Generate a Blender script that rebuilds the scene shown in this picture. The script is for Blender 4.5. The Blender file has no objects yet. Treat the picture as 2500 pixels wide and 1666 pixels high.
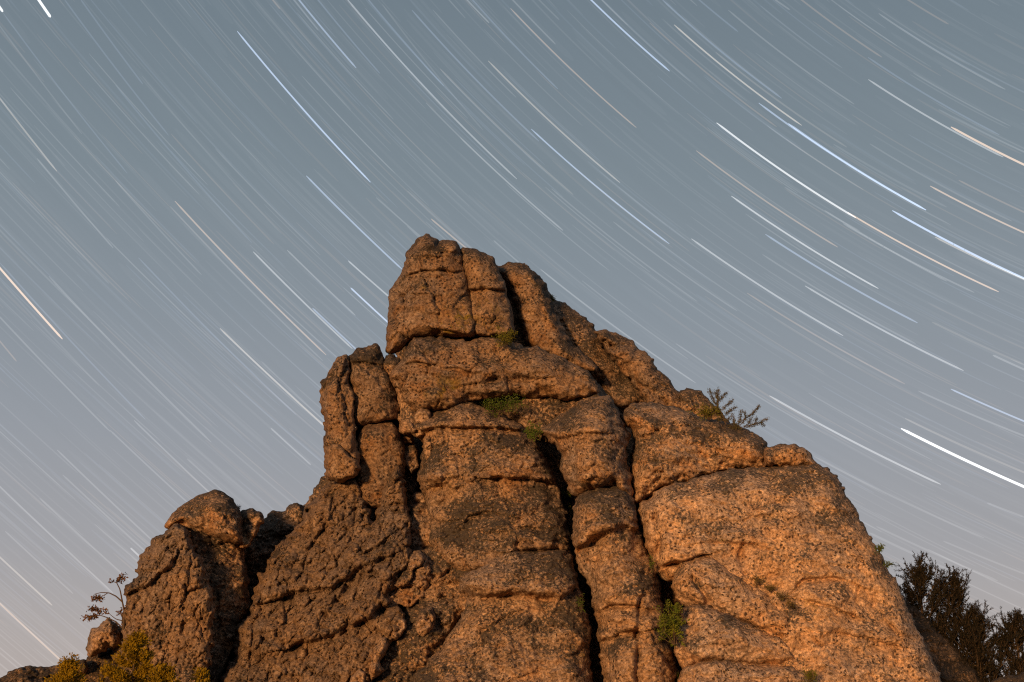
import bpy, math, random
import numpy as np
from mathutils import Vector

scn = bpy.context.scene
col = scn.collection
rad = math.radians

# ------------------------------------------------------------------ camera
F = 3125.0                       # focal length in photo pixels (photo 2500 x 1666)
PITCH = rad(18.0)
CAM = np.array([0.0, 0.0, 1.6])
cd = bpy.data.cameras.new('camera')
cd.sensor_width = 36.0
cd.lens = F / 2500.0 * 36.0
cd.clip_start = 0.1
cd.clip_end = 20000.0
cam = bpy.data.objects.new('camera', cd)
cam.location = CAM
cam.rotation_euler = (rad(90) + PITCH, 0, 0)
col.objects.link(cam)
scn.camera = cam

# ------------------------------------------------------------------ light and sky
SUN_EL, SUN_AZ = 2.0, -22.0      # low warm light from behind the camera, a little to its left
SUN_STRENGTH = 5.0
sd = bpy.data.lights.new('sun', 'SUN')
sd.energy = SUN_STRENGTH
sd.angle = rad(6.0)
sd.color = (1.0, 0.575, 0.235)
sun = bpy.data.objects.new('sun', sd)
sdir = Vector((math.sin(rad(SUN_AZ)) * math.cos(rad(SUN_EL)), -math.cos(rad(SUN_AZ)) * math.cos(rad(SUN_EL)), math.sin(rad(SUN_EL))))
sun.rotation_euler = sdir.to_track_quat('Z', 'Y').to_euler()
sun.location = (20, -30, 30)
col.objects.link(sun)

PA, PE = 0.8194, 0.7345          # celestial pole in camera angles (fitted to the star trails)
_pc = np.array([math.cos(PE) * math.sin(PA), math.sin(PE), math.cos(PE) * math.cos(PA)])
CP, SP = math.cos(PITCH), math.sin(PITCH)
def cam2world(v):
    v = np.asarray(v, float)
    return np.stack([v[..., 0], CP * v[..., 2] - SP * v[..., 1], SP * v[..., 2] + CP * v[..., 1]], -1)
POLE = cam2world(_pc)
_t = np.cross(POLE, [0, 0, 1.0]); PX = _t / np.linalg.norm(_t); PY = np.cross(POLE, PX)

world = bpy.data.worlds.new('World')
scn.world = world
world.use_nodes = True
nt = world.node_tree
nt.nodes.clear()
def N(tree, typ, **kw):
    n = tree.nodes.new(typ)
    for k, v in kw.items():
        setattr(n, k, v)
    return n
out = N(nt, 'ShaderNodeOutputWorld')
bg = N(nt, 'ShaderNodeBackground')
sky = N(nt, 'ShaderNodeTexSky')
sky.sky_type = 'NISHITA'
sky.sun_disc = False
sky.sun_elevation = rad(SUN_EL)
sky.sun_rotation = rad(180 - SUN_AZ)
sky.air_density = 1.0
tc = N(nt, 'ShaderNodeTexCoord')
sep = N(nt, 'ShaderNodeSeparateXYZ')
nt.links.new(tc.outputs['Generated'], sep.inputs[0])
ramp = N(nt, 'ShaderNodeValToRGB')     # dusk air from horizon to zenith, by height in the sky only
mr = N(nt, 'ShaderNodeMapRange')
mr.inputs['From Min'].default_value = 0.0
mr.inputs['From Max'].default_value = 0.7
nt.links.new(sep.outputs['Z'], mr.inputs['Value'])
nt.links.new(mr.outputs[0], ramp.inputs[0])
er = ramp.color_ramp
SKYT = (1.015, 1.02, 1.04)
stops = [(0.0, (0.50, 0.425, 0.385)), (4.5, (0.450, 0.408, 0.395)), (8.5, (0.375, 0.372, 0.390)), (13.5, (0.315, 0.338, 0.372)),
         (19.0, (0.258, 0.298, 0.335)), (25.0, (0.213, 0.262, 0.296)), (33.0, (0.172, 0.221, 0.258)), (44.0, (0.140, 0.185, 0.225))]
while len(er.elements) > 1:
    er.elements.remove(er.elements[0])
for i, (el, c) in enumerate(stops):
    p = math.sin(rad(el)) / 0.7
    e = er.elements[0] if i == 0 else er.elements.new(p)
    e.position = p
    e.color = (*[a_ * b_ for a_, b_ in zip(c, SKYT)], 1)
sc_ = N(nt, 'ShaderNodeMixRGB', blend_type='MULTIPLY')
sc_.inputs[0].default_value = 1
sc_.inputs[2].default_value = (0.09, 0.09, 0.09, 1)
nt.links.new(sky.outputs[0], sc_.inputs[1])
mix = N(nt, 'ShaderNodeMixRGB')
mix.inputs[0].default_value = 0.92
nt.links.new(sc_.outputs[0], mix.inputs[1])
nt.links.new(ramp.outputs[0], mix.inputs[2])
# unresolved stars: very faint streaks that run round the celestial pole
def vdot(v):
    d = N(nt, 'ShaderNodeVectorMath', operation='DOT_PRODUCT')
    d.inputs[1].default_value = tuple(v)
    nt.links.new(tc.outputs['Generated'], d.inputs[0])
    return d.outputs['Value']
at = N(nt, 'ShaderNodeMath', operation='ARCTAN2')
nt.links.new(vdot(PY), at.inputs[0]); nt.links.new(vdot(PX), at.inputs[1])
ac = N(nt, 'ShaderNodeMath', operation='ARCCOSINE')
nt.links.new(vdot(POLE), ac.inputs[0])
cx = N(nt, 'ShaderNodeCombineXYZ')
m1 = N(nt, 'ShaderNodeMath', operation='MULTIPLY'); m1.inputs[1].default_value = 2.2
m2 = N(nt, 'ShaderNodeMath', operation='MULTIPLY'); m2.inputs[1].default_value = 160.0
nt.links.new(at.outputs[0], m1.inputs[0]); nt.links.new(ac.outputs[0], m2.inputs[0])
nt.links.new(m1.outputs[0], cx.inputs[0]); nt.links.new(m2.outputs[0], cx.inputs[1])
nz = N(nt, 'ShaderNodeTexNoise'); nz.inputs['Scale'].default_value = 1.0; nz.inputs['Detail'].default_value = 3.0; nz.inputs['Roughness'].default_value = 0.7
nt.links.new(cx.outputs[0], nz.inputs['Vector'])
mr2 = N(nt, 'ShaderNodeMapRange')
mr2.inputs['From Min'].default_value = 0.3; mr2.inputs['From Max'].default_value = 0.75
mr2.inputs['To Min'].default_value = 0.985; mr2.inputs['To Max'].default_value = 1.02
nt.links.new(nz.outputs[0], mr2.inputs['Value'])
mm = N(nt, 'ShaderNodeMixRGB', blend_type='MULTIPLY'); mm.inputs[0].default_value = 1
nt.links.new(mix.outputs[0], mm.inputs[1]); nt.links.new(mr2.outputs[0], mm.inputs[2])
nt.links.new(mm.outputs[0], bg.inputs[0])
bg.inputs[1].default_value = 1.0
nt.links.new(bg.outputs[0], out.inputs[0])

scn.view_settings.view_transform = 'Standard'
scn.view_settings.look = 'None'
scn.view_settings.exposure = 0.0
scn.view_settings.gamma = 1.0
scn.cycles.max_bounces = 6
scn.cycles.filter_width = 1.2
scn.cycles.use_denoising = False
scn.cycles.transparent_max_bounces = 32

# ------------------------------------------------------------------ helpers
def rays(px, py):
    px = np.asarray(px, float); py = np.asarray(py, float)
    return cam2world(np.stack([(px - 1250.0) / F, (833.0 - py) / F, np.ones_like(px)], -1))

def on_plane(px, py, c, k=0.3, m=0.0, xc=0.0):
    """points where the sight lines meet the leaning face Y = c + k Z + m (X - xc)"""
    d = rays(px, py)
    t = (c + k * CAM[2] - m * xc) / (d[..., 1] - k * d[..., 2] - m * d[..., 0])
    return CAM + d * np.asarray(t)[..., None]

RG = {1: (750, 550, .3189), 2: (1250, 600, .3189), 3: (0, 1150, .3291), 4: (500, 1150, .3291), 5: (900, 950, .3189),
      6: (1100, 1150, .3291), 7: (1500, 950, .3189), 8: (1800, 1150, .3291), 0: (0, 0, 1.0)}
def R(r, pts):
    x, y, s = RG[r]
    return [(x + s * u, y + s * v) for u, v in pts]

def hash2(ix, iy, seed):
    h = (ix.astype(np.int64) * 374761393 + iy.astype(np.int64) * 668265263 + seed * 1442695041) & 0xFFFFFFFF
    h = ((h ^ (h >> 13)) * 1274126177) & 0xFFFFFFFF
    h = ((h ^ (h >> 16)) * 2246822519) & 0xFFFFFFFF
    return (h ^ (h >> 15)) & 0xFFFFFFFF

def pnoise(x, y, seed=0):
    xi = np.floor(x); yi = np.floor(y)
    fx = x - xi; fy = y - yi
    xi = xi.astype(np.int64); yi = yi.astype(np.int64)
    u = fx * fx * fx * (fx * (fx * 6 - 15) + 10); v = fy * fy * fy * (fy * (fy * 6 - 15) + 10)
    def g(ox, oy):
        a = hash2(xi + ox, yi + oy, seed) * (2 * math.pi / 4294967296.0)
        return np.cos(a) * (fx - ox) + np.sin(a) * (fy - oy)
    a, b, c, d = g(0, 0), g(1, 0), g(0, 1), g(1, 1)
    return ((a * (1 - u) + b * u) * (1 - v) + (c * (1 - u) + d * u) * v) * 1.4

def fbm(x, y, o=4, seed=0, gain=0.5):
    r = 0; a = 1.0
    for i in range(o):
        r = r + a * pnoise(x, y, seed + 17 * i)
        x = x * 2.03 + 3.1; y = y * 2.03 + 7.7; a *= gain
    return r

def worley(x, y, seed=0):
    xi = np.floor(x).astype(np.int64); yi = np.floor(y).astype(np.int64)
    f1 = np.full(x.shape, 9.0); f2 = np.full(x.shape, 9.0)
    dx1 = np.zeros(x.shape); dy1 = np.zeros(x.shape); idn = np.zeros(x.shape, np.int64)
    for ox in (-1, 0, 1):
        for oy in (-1, 0, 1):
            h = hash2(xi + ox, yi + oy, seed)
            cx_ = xi + ox + (h & 0xFFFF) / 65536.0; cy_ = yi + oy + (h >> 16) / 65536.0
            dx = x - cx_; dy = y - cy_
            d = np.sqrt(dx * dx + dy * dy)
            n = d < f1
            f2 = np.where(n, f1, np.minimum(f2, d))
            f1 = np.where(n, d, f1); dx1 = np.where(n, dx, dx1); dy1 = np.where(n, dy, dy1); idn = np.where(n, h, idn)
    return f1, f2, dx1, dy1, idn

def sstep(a, b, x):
    t = np.clip((x - a) / (b - a), 0, 1)
    return t * t * (3 - 2 * t)

def seg_dist(px, py, pts, closed=False):
    """distance to a polyline and the side of it (+ below / right of travel)"""
    best = np.full(px.shape, 1e9); side = np.zeros(px.shape)
    n = len(pts)
    for i in range(n if closed else n - 1):
        ax, ay = pts[i]; bx, by = pts[(i + 1) % n]
        ex, ey = bx - ax, by - ay
        L = ex * ex + ey * ey + 1e-9
        t = np.clip(((px - ax) * ex + (py - ay) * ey) / L, 0, 1)
        d = np.hypot(px - ax - t * ex, py - ay - t * ey)
        n_ = d < best
        s = np.sign(ex * (py - ay) - ey * (px - ax))
        side = np.where(n_, s, side); best = np.where(n_, d, best)
    return best, side

def inside(px, py, pts):
    r = np.zeros(px.shape, bool)
    n = len(pts); j = n - 1
    for i in range(n):
        xi, yi = pts[i]; xj, yj = pts[j]
        if yi != yj:
            c = ((yi > py) != (yj > py)) & (px < (xj - xi) * (py - yi) / (yj - yi) + xi)
            r ^= c
        j = i
    return r

def chaikin(p, n=1):
    for _ in range(n):
        q = []
        for i in range(len(p)):
            a, b = p[i], p[(i + 1) % len(p)]
            q += [(a[0] * .78 + b[0] * .22, a[1] * .78 + b[1] * .22), (a[0] * .22 + b[0] * .78, a[1] * .22 + b[1] * .78)]
        p = q
    return p

def link(o, parent=None):
    col.objects.link(o)
    if parent is not None:
        o.parent = parent
    return o

def tag(o, label=None, cat=None, group=None, kind=None):
    for k, v in (('label', label), ('category', cat), ('group', group), ('kind', kind)):
        if v:
            o[k] = v
    return o

def empty(name, loc, label=None, cat=None, group=None, kind=None):
    o = bpy.data.objects.new(name, None)
    o.location = loc
    o.empty_display_size = 0.3
    col.objects.link(o)
    return tag(o, label, cat, group, kind)

def raw_mesh(name, verts, faces, mat, parent=None, smooth=True, mask=None):
    """faces: (n,4) or (n,3) int array"""
    verts = np.asarray(verts, np.float32); faces = np.asarray(faces, np.int32)
    if parent is not None:
        verts = verts - np.array(parent.location, np.float32)
        p = parent.parent
        while p is not None:
            verts = verts - np.array(p.location, np.float32); p = p.parent
    me = bpy.data.meshes.new(name)
    k = faces.shape[1]
    me.vertices.add(len(verts)); me.vertices.foreach_set('co', verts.ravel())
    me.loops.add(faces.size); me.loops.foreach_set('vertex_index', faces.ravel())
    me.polygons.add(len(faces)); me.polygons.foreach_set('loop_start', np.arange(0, faces.size, k, dtype=np.int32))
    me.polygons.foreach_set('loop_total', np.full(len(faces), k, np.int32))
    me.polygons.foreach_set('use_smooth', np.full(len(faces), smooth, bool))
    if mask is not None:
        at_ = me.attributes.new('mask', 'FLOAT_COLOR', 'POINT')
        at_.data.foreach_set('color', np.asarray(mask, np.float32).ravel())
    me.update(calc_edges=True)
    me.validate()
    me.materials.append(mat)
    o = bpy.data.objects.new(name, me)
    return link(o, parent)

# ------------------------------------------------------------------ materials
def new_mat(name):
    m = bpy.data.materials.new(name)
    m.use_nodes = True
    t = m.node_tree
    b = t.nodes['Principled BSDF']
    b.inputs['Roughness'].default_value = 0.92
    b.inputs['Specular IOR Level'].default_value = 0.15
    return m, t, b

def mth(t, op, a, b=None, clamp=False):
    n = N(t, 'ShaderNodeMath', operation=op)
    n.use_clamp = clamp
    for i, v in enumerate((a, b)):
        if v is None:
            continue
        if isinstance(v, (int, float)):
            n.inputs[i].default_value = v
        else:
            t.links.new(v, n.inputs[i])
    return n.outputs[0]

def noise(t, vec, scale, detail=6, rough=0.6, dist=0.0):
    n = N(t, 'ShaderNodeTexNoise')
    n.inputs['Scale'].default_value = scale; n.inputs['Detail'].default_value = detail
    n.inputs['Roughness'].default_value = rough; n.inputs['Distortion'].default_value = dist
    t.links.new(vec, n.inputs['Vector'])
    return n.outputs[0]

def remap(t, v, a, b, lo=0.0, hi=1.0):
    n = N(t, 'ShaderNodeMapRange')
    n.inputs['From Min'].default_value = a; n.inputs['From Max'].default_value = b
    n.inputs['To Min'].default_value = lo; n.inputs['To Max'].default_value = hi
    n.interpolation_type = 'SMOOTHSTEP'
    t.links.new(v, n.inputs['Value'])
    return n.outputs[0]

def remap_lin(t, v, a, b, lo, hi):
    n = N(t, 'ShaderNodeMapRange')
    for k_, x_ in (('From Min', a), ('From Max', b), ('To Min', lo), ('To Max', hi)):
        n.inputs[k_].default_value = x_
    t.links.new(v, n.inputs['Value'])
    return n.outputs[0]

def mixc(t, f, a, b, blend='MIX'):
    n = N(t, 'ShaderNodeMixRGB', blend_type=blend)
    for i, v in ((0, f), (1, a), (2, b)):
        if isinstance(v, (int, float)):
            n.inputs[i].default_value = v
        elif isinstance(v, tuple):
            n.inputs[i].default_value = (*v, 1)
        else:
            t.links.new(v, n.inputs[i])
    return n.outputs[0]

def rock_material():
    m, t, b = new_mat('granite')
    g = N(t, 'ShaderNodeNewGeometry')
    vec = g.outputs['Position']
    a = N(t, 'ShaderNodeAttribute'); a.attribute_name = 'mask'
    sp = N(t, 'ShaderNodeSeparateColor')
    t.links.new(a.outputs['Color'], sp.inputs[0])
    lich, stain_glow, yel = sp.outputs[0], sp.outputs[1], sp.outputs[2]
    # feldspar and quartz: warm tan with paler and pinker patches
    c = N(t, 'ShaderNodeValToRGB')
    e = c.color_ramp
    e.elements[0].position = 0.30; e.elements[0].color = (0.17, 0.105, 0.068, 1)
    e.elements[1].position = 0.72; e.elements[1].color = (0.47, 0.325, 0.235, 1)
    x = e.elements.new(0.50); x.color = (0.32, 0.205, 0.14, 1)
    t.links.new(noise(t, vec, 2.3, 14, 0.72, 0.3), c.inputs[0])
    base = c.outputs[0]
    fine = noise(t, vec, 8.5, 6, 0.8)
    base = mixc(t, 0.95, base, remap(t, fine, 0.34, 0.66, 0.30, 1.60), 'MULTIPLY')
    # broad colour changes: golden weathering against greyer stone, and dark water streaks
    big = noise(t, vec, 0.30, 5, 0.6, 0.4)
    base = mixc(t, 0.85, base, mixc(t, remap(t, big, 0.36, 0.64), (0.80, 0.84, 0.90), (1.18, 1.06, 0.86)), 'MULTIPLY')
    mp = N(t, 'ShaderNodeMapping'); mp.inputs['Scale'].default_value = (1.5, 1.5, 0.16)
    t.links.new(vec, mp.inputs['Vector'])
    strk = remap(t, noise(t, mp.outputs[0], 1.0, 7, 0.65, 0.3), 0.56, 0.70)
    base = mixc(t, mth(t, 'MULTIPLY', strk, 0.5), base, (0.075, 0.052, 0.038))
    # iron staining, plus warm light from below painted onto downward-turned faces
    st = mth(t, 'MULTIPLY', stain_glow, remap(t, noise(t, vec, 1.1, 9, 0.70, 0.5), 0.40, 0.66, 0.0, 0.72), True)
    base = mixc(t, st, base, mixc(t, remap(t, fine, 0.34, 0.66), (0.15, 0.055, 0.018), (0.46, 0.215, 0.075)))
    # yellow crust lichen
    ye = mth(t, 'MULTIPLY', yel, remap(t, noise(t, vec, 1.7, 10, 0.7, 0.8), 0.50, 0.60), True)
    base = mixc(t, ye, base, mixc(t, fine, (0.17, 0.105, 0.012), (0.36, 0.23, 0.03)))
    # dark crust lichen: crisp spots that crowd where its density is high
    n1 = noise(t, vec, 7.5, 7, 0.72, 0.3)
    n2 = noise(t, vec, 0.7, 5, 0.6)
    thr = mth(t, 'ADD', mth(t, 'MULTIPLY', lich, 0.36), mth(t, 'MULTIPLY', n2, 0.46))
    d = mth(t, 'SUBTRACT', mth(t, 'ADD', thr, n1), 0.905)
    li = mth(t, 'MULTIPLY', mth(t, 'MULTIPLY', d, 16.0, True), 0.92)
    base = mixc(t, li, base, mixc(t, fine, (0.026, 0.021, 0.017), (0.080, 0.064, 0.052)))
    # small separate spots
    v = N(t, 'ShaderNodeTexVoronoi'); v.inputs['Scale'].default_value = 5.0; v.inputs['Randomness'].default_value = 1.0
    t.links.new(mixc(t, 0.12, vec, noise(t, vec, 9.0, 2), 'ADD'), v.inputs['Vector'])
    spot = mth(t, 'MULTIPLY', remap(t, v.outputs['Distance'], 0.22, 0.33, 1.0, 0.0), remap(t, n2, 0.34, 0.52))
    base = mixc(t, mth(t, 'MULTIPLY', spot, 0.92), base, (0.040, 0.024, 0.016))
    base = mixc(t, 1.0, base, remap_lin(t, a.outputs['Alpha'], 0.0, 1.0, 0.5, 1.5), 'MULTIPLY')  # fade of the warm light over the outcrop, painted into each block's colour
    t.links.new(base, b.inputs['Base Color'])
    # fine relief
    h = mth(t, 'ADD', mth(t, 'MULTIPLY', noise(t, vec, 4.5, 10, 0.70), 0.15), mth(t, 'ADD', mth(t, 'MULTIPLY', spot, -0.04), mth(t, 'MULTIPLY', noise(t, vec, 13.0, 6, 0.7), 0.03)))
    bp = N(t, 'ShaderNodeBump'); bp.inputs['Strength'].default_value = 0.85; bp.inputs['Distance'].default_value = 1.0
    t.links.new(h, bp.inputs['Height'])
    t.links.new(bp.outputs[0], b.inputs['Normal'])
    return m
ROCK = rock_material()

def leaf_material(name, c1, c2, trans=0.25):
    m, t, b = new_mat(name)
    g = N(t, 'ShaderNodeNewGeometry')
    c = mixc(t, remap(t, noise(t, g.outputs['Position'], 3.0, 4), 0.3, 0.7), c1, c2)
    t.links.new(c, b.inputs['Base Color'])
    b.inputs['Roughness'].default_value = 0.7
    tr = N(t, 'ShaderNodeBsdfTranslucent')
    t.links.new(c, tr.inputs[0])
    ms = N(t, 'ShaderNodeMixShader'); ms.inputs[0].default_value = trans
    t.links.new(b.outputs[0], ms.inputs[1]); t.links.new(tr.outputs[0], ms.inputs[2])
    t.links.new(ms.outputs[0], t.nodes['Material Output'].inputs['Surface'])
    return m
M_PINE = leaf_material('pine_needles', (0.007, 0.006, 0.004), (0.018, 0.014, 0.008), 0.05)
M_CONIFER = leaf_material('conifer_needles', (0.05, 0.045, 0.02), (0.11, 0.085, 0.04), 0.1)
M_SHRUB = leaf_material('shrub_leaves', (0.10, 0.105, 0.012), (0.19, 0.16, 0.02))
M_GREEN = leaf_material('green_leaves', (0.06, 0.10, 0.014), (0.13, 0.16, 0.022))
M_LEAFY = leaf_material('bright_leaves', (0.075, 0.105, 0.012), (0.18, 0.18, 0.02))
M_YELLOW = leaf_material('yellow_needles', (0.20, 0.118, 0.003), (0.33, 0.20, 0.008))
M_BROWN = leaf_material('dry_leaves', (0.10, 0.045, 0.02), (0.20, 0.10, 0.04))
M_DRY = leaf_material('dry_grass', (0.10, 0.075, 0.02), (0.17, 0.12, 0.04))
m_, t_, b_ = new_mat('bark')
g_ = N(t_, 'ShaderNodeNewGeometry')
t_.links.new(mixc(t_, noise(t_, g_.outputs['Position'], 14, 6), (0.035, 0.022, 0.014), (0.13, 0.085, 0.055)), b_.inputs['Base Color'])
M_BARK = m_
m_, t_, b_ = new_mat('soil')
g_ = N(t_, 'ShaderNodeNewGeometry')
cc = mixc(t_, remap(t_, noise(t_, g_.outputs['Position'], 0.35, 8), 0.35, 0.65), (0.12, 0.085, 0.05), (0.10, 0.10, 0.04))
t_.links.new(mixc(t_, 0.5, cc, noise(t_, g_.outputs['Position'], 6.0, 8), 'MULTIPLY'), b_.inputs['Base Color'])
bp_ = N(t_, 'ShaderNodeBump'); bp_.inputs['Distance'].default_value = 0.2
t_.links.new(noise(t_, g_.outputs['Position'], 2.0, 8), bp_.inputs['Height']); t_.links.new(bp_.outputs[0], b_.inputs['Normal'])
M_SOIL = m_

# ------------------------------------------------------------------ ground
def build_ground():
    r = np.concatenate([[0], np.geomspace(3, 12000, 60)])
    a = np.linspace(0, 2 * np.pi, 97)[:-1]
    v = [(0, 0, 0)]
    for rr in r[1:]:
        x = rr * np.cos(a); y = rr * np.sin(a)
        z = 0.12 * fbm(x / 14 + 3, y / 14, 3, 5) * min(1, rr / 30)
        v += list(zip(x, y, z))
    f = []
    n = len(a)
    for i in range(len(r) - 2):
        for j in range(n):
            p = 1 + i * n
            f.append((p + j, p + n + j, p + n + (j + 1) % n, p + (j + 1) % n))
    for j in range(n):
        f.append((0, 1 + j, 1 + (j + 1) % n, 1 + (j + 1) % n))
    v = np.array(v); f = np.array(f)
    o = raw_mesh('ground', v, f[:-n], M_SOIL)
    tag(o, 'bare soil ground at the foot of the rock', 'ground', kind='structure')
    return o
build_ground()

# ------------------------------------------------------------------ rock
STEP = 2.6
def rock(name, pts, c, parent, k=0.3, m=0.0, T=1.6, Rp=55, Tb=2.5, dome=0.5, seed=1, rough=1.0, facet=0.0, scale=None, cracks=(),
         bumps=(), lichen=0.4, stain_glow=0.3, yellow=0.0, up=0.5, edge=1.0, smooth=2, step=None, label=None, spots=(), pw=0.42, grow=4.5, painted_light=0.5, rvar=1.0):  # last mask channel
    Rp = Rp * 0.8
    s = step or STEP
    P = chaikin(pts, smooth)
    xs = [p[0] for p in P]; ys = [p[1] for p in P]
    gx = np.arange(min(xs) - 14, max(xs) + 14, s); gy = np.arange(min(ys) - 14, max(ys) + 14, s)
    X, Y = np.meshgrid(gx, gy)
    d, _ = seg_dist(X, Y, P, True)
    d = np.where(inside(X, Y, P), d, -d) + grow
    d = d + edge * (3.6 * fbm(X / 34, Y / 34, 3, seed + 300) + 1.3 * pnoise(X / 7, Y / 7, seed + 301) + 2.2 * np.tanh(4 * pnoise(X / 21, Y / 17, seed + 302)))
    ins = d > 0
    # cells with an inside corner
    cell = ins[:-1, :-1] | ins[1:, :-1] | ins[:-1, 1:] | ins[1:, 1:]
    use = np.zeros(ins.shape, bool)
    use[:-1, :-1] |= cell; use[1:, :-1] |= cell; use[:-1, 1:] |= cell; use[1:, 1:] |= cell
    gy_, gx_ = np.gradient(d, s)
    gl = np.maximum(np.hypot(gx_, gy_), 0.35)
    o_ = use & ~ins
    mv = np.where(o_, np.clip(-d, 0, 2 * s), 0)
    X2 = X + gx_ / gl * mv; Y2 = Y + gy_ / gl * mv
    dd = np.maximum(d, 0); dd[o_] = 0
    # ---- height of the face over the plane of the outline, metres
    wx = X + 14 * fbm(X / 60, Y / 60, 2, seed + 40); wy = Y + 14 * fbm(X / 60, Y / 60, 2, seed + 41)
    Rv = Rp * np.clip(1 + rvar * fbm(X / 75, Y / 75, 2, seed + 9), 0.22, 1.8)
    u = np.clip(dd / Rv, 0, 1)
    prof = (1 - (1 - u) ** 2) ** pw
    dm = max(d.max(), 1)
    h = T * prof + dome * T * np.sqrt(np.clip(dd / dm, 0, 1))
    fade = np.clip(dd / 12.0, 0, 1)
    n = 0.42 * fbm(X / 190, Y / 190, 2, seed) + 0.20 * fbm(wx / 75, wy / 75, 3, seed + 1)
    rg = 1 - np.abs(pnoise(wx / 48, wy / 48, seed + 2)) * 2
    n += 0.16 * rg * np.abs(pnoise(X / 160, Y / 160, seed + 3)) + 0.13 * np.tanh(6 * pnoise(wx / 90, wy / 34, seed + 33)) * np.clip(.3 + pnoise(X / 140, Y / 140, seed + 34), 0, 1)
    n += rough * (0.12 * fbm(wx / 27, wy / 20, 3, seed + 4, 0.6) - 0.06 * np.abs(fbm(wx / 17, wy / 11, 2, seed + 44)) + 0.06 * fbm(X / 8.5, Y / 6.5, 2, seed + 5, 0.65))
    # flakes: small plates with broken edges
    for q_, (sx_, sy_, a_) in enumerate(((44, 27, .075), (19, 12, .042), (9.5, 6.5, .022))):
        f1, f2, dx, dy, idn = worley((wx * .5 + X * .5) / sx_ + .25 * Y / sy_, (wy * .5 + Y * .5) / sy_, seed + 90 + q_)
        n += (.12 + .62 * rough) * a_ * ((idn & 1023) / 511.5 - 1 + .9 * (((idn >> 10) & 1023) / 511.5 - 1) * dx + .9 * dy)
    # pits
    f1, f2, dx, dy, idn = worley(wx / 19, wy / 16, seed + 6)
    pit = ((idn & 255) < 60) * np.clip(1 - f1 / 0.33, 0, 1)
    n -= rough * 0.13 * pit
    if facet:
        f1, f2, dx, dy, idn = worley(wx / 95, wy / 120, seed + 7)
        ax = ((idn & 1023) / 511.5 - 1); ay = (((idn >> 10) & 1023) / 511.5 - 1); az = (((idn >> 20) & 1023) / 511.5 - 1)
        n += facet * (0.32 * (ax * dx + ay * dy) + 0.16 * az - 0.16 * np.exp(-((f2 - f1) / 0.05) ** 2))
        f1, f2, dx, dy, idn = worley(wx / 38, wy / 46, seed + 8)
        ax = ((idn & 1023) / 511.5 - 1); ay = (((idn >> 10) & 1023) / 511.5 - 1); az = (((idn >> 20) & 1023) / 511.5 - 1)
        n += facet * (0.13 * (ax * dx + ay * dy) + 0.05 * az - 0.06 * np.exp(-((f2 - f1) / 0.07) ** 2))
    if scale:
        amp, ang, lx, ly = scale
        ca, sa = math.cos(rad(ang)), math.sin(rad(ang))
        w2x = X + 4 * fbm(X / 30, Y / 30, 2, seed + 50); w2y = Y + 5 * fbm(X / 30, Y / 30, 2, seed + 51)
        ua = w2x * ca + w2y * sa; va = -w2x * sa + w2y * ca
        for q, (sx, sy, aa) in enumerate(((lx * 2.6, ly * 1.8, 0.9), (lx, ly, 1.0), (lx * .55, ly * .5, 0.3))):
            f1, f2, dx, dy, idn = worley(ua / sx, va / sy, seed + 60 + q)
            az = ((idn & 1023) / 1023.0)
            n += amp * aa * (0.6 * (1 - np.clip(f1, 0, 1.1) ** 2) + 0.5 * az + 0.5 * dy + 0.3 * (((idn >> 12) & 1023) / 511.5 - 1) * dx - 1.1 * np.clip(.65 + 1.0 * pnoise(X / 25, Y / 40, seed + 66), .15, 1.2) * np.exp(-((f2 - f1) / 0.085) ** 2))
    for cr in cracks:
        pts_c, w, dep = cr[:3]
        stp = cr[3] if len(cr) > 3 else 0.0
        ds, sd_ = seg_dist(wx * .35 + X * .65, wy * .35 + Y * .65, pts_c)
        ww = w * (0.7 + 0.6 * pnoise(X / 22, Y / 22, seed + 70) ** 2 + 0.2)
        dep_ = dep * np.clip(0.62 + 1.1 * pnoise(X / 37 + 5, Y / 37, seed + 71), 0.08, 1.25)
        n -= dep_ * np.exp(-(ds / ww) ** 2)
        if stp:
            n += stp * np.where(sd_ > 0, -1, 1) * np.exp(-(ds / (w * 7)) ** 2) * sstep(0, w * .6, ds)
    for (bx, by, rx, ry, hh) in bumps:
        q = ((wx - bx) / rx) ** 2 + ((wy - by) / ry) ** 2
        n += hh * np.clip(1 - q, 0, 1) ** 0.6
    h = h + n * fade
    h = np.maximum(h, 0.0) * (dd > 0)
    # ---- masks
    bl = 10
    def blur(A, q):
        w_ = max(1, int(q / s))
        for ax_ in (0, 1):
            pad = [(w_ + 1, w_) if i_ == ax_ else (0, 0) for i_ in (0, 1)]
            cs = np.cumsum(np.pad(A, pad, mode='edge'), axis=ax_)
            A = (cs[2 * w_ + 1:] - cs[:-2 * w_ - 1]) / (2 * w_ + 1) if ax_ == 0 else (cs[:, 2 * w_ + 1:] - cs[:, :-2 * w_ - 1]) / (2 * w_ + 1)
        return A
    hy, hx = np.gradient(blur(h, 13.0), s)
    upf = np.clip(hy * 42.0, -1, 1)         # face turning upwards (height grows downwards in the picture)
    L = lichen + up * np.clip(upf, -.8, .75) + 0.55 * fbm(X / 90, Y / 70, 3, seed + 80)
    S = stain_glow - 0.45 * upf + 0.25 * fbm(X / 150, Y / 100, 2, seed + 81)  # downward faces turn more orange: low warm light painted in
    Yl = np.full(X.shape, yellow)
    for (bx, by, rr, ch, val) in spots:
        g2 = val * np.exp(-(((X - bx) ** 2 + (Y - by) ** 2) / rr ** 2))
        if ch == 0: L = L + g2
        elif ch == 1: S = S + g2
        else: Yl = Yl + g2
    msk = np.stack([np.clip(L, 0, .95) * 0.55 + np.clip(L, 0, .45) * 0.45, np.clip(S, 0, 1), np.clip(Yl, 0, 1), np.full(L.shape, painted_light)], -1)
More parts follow.
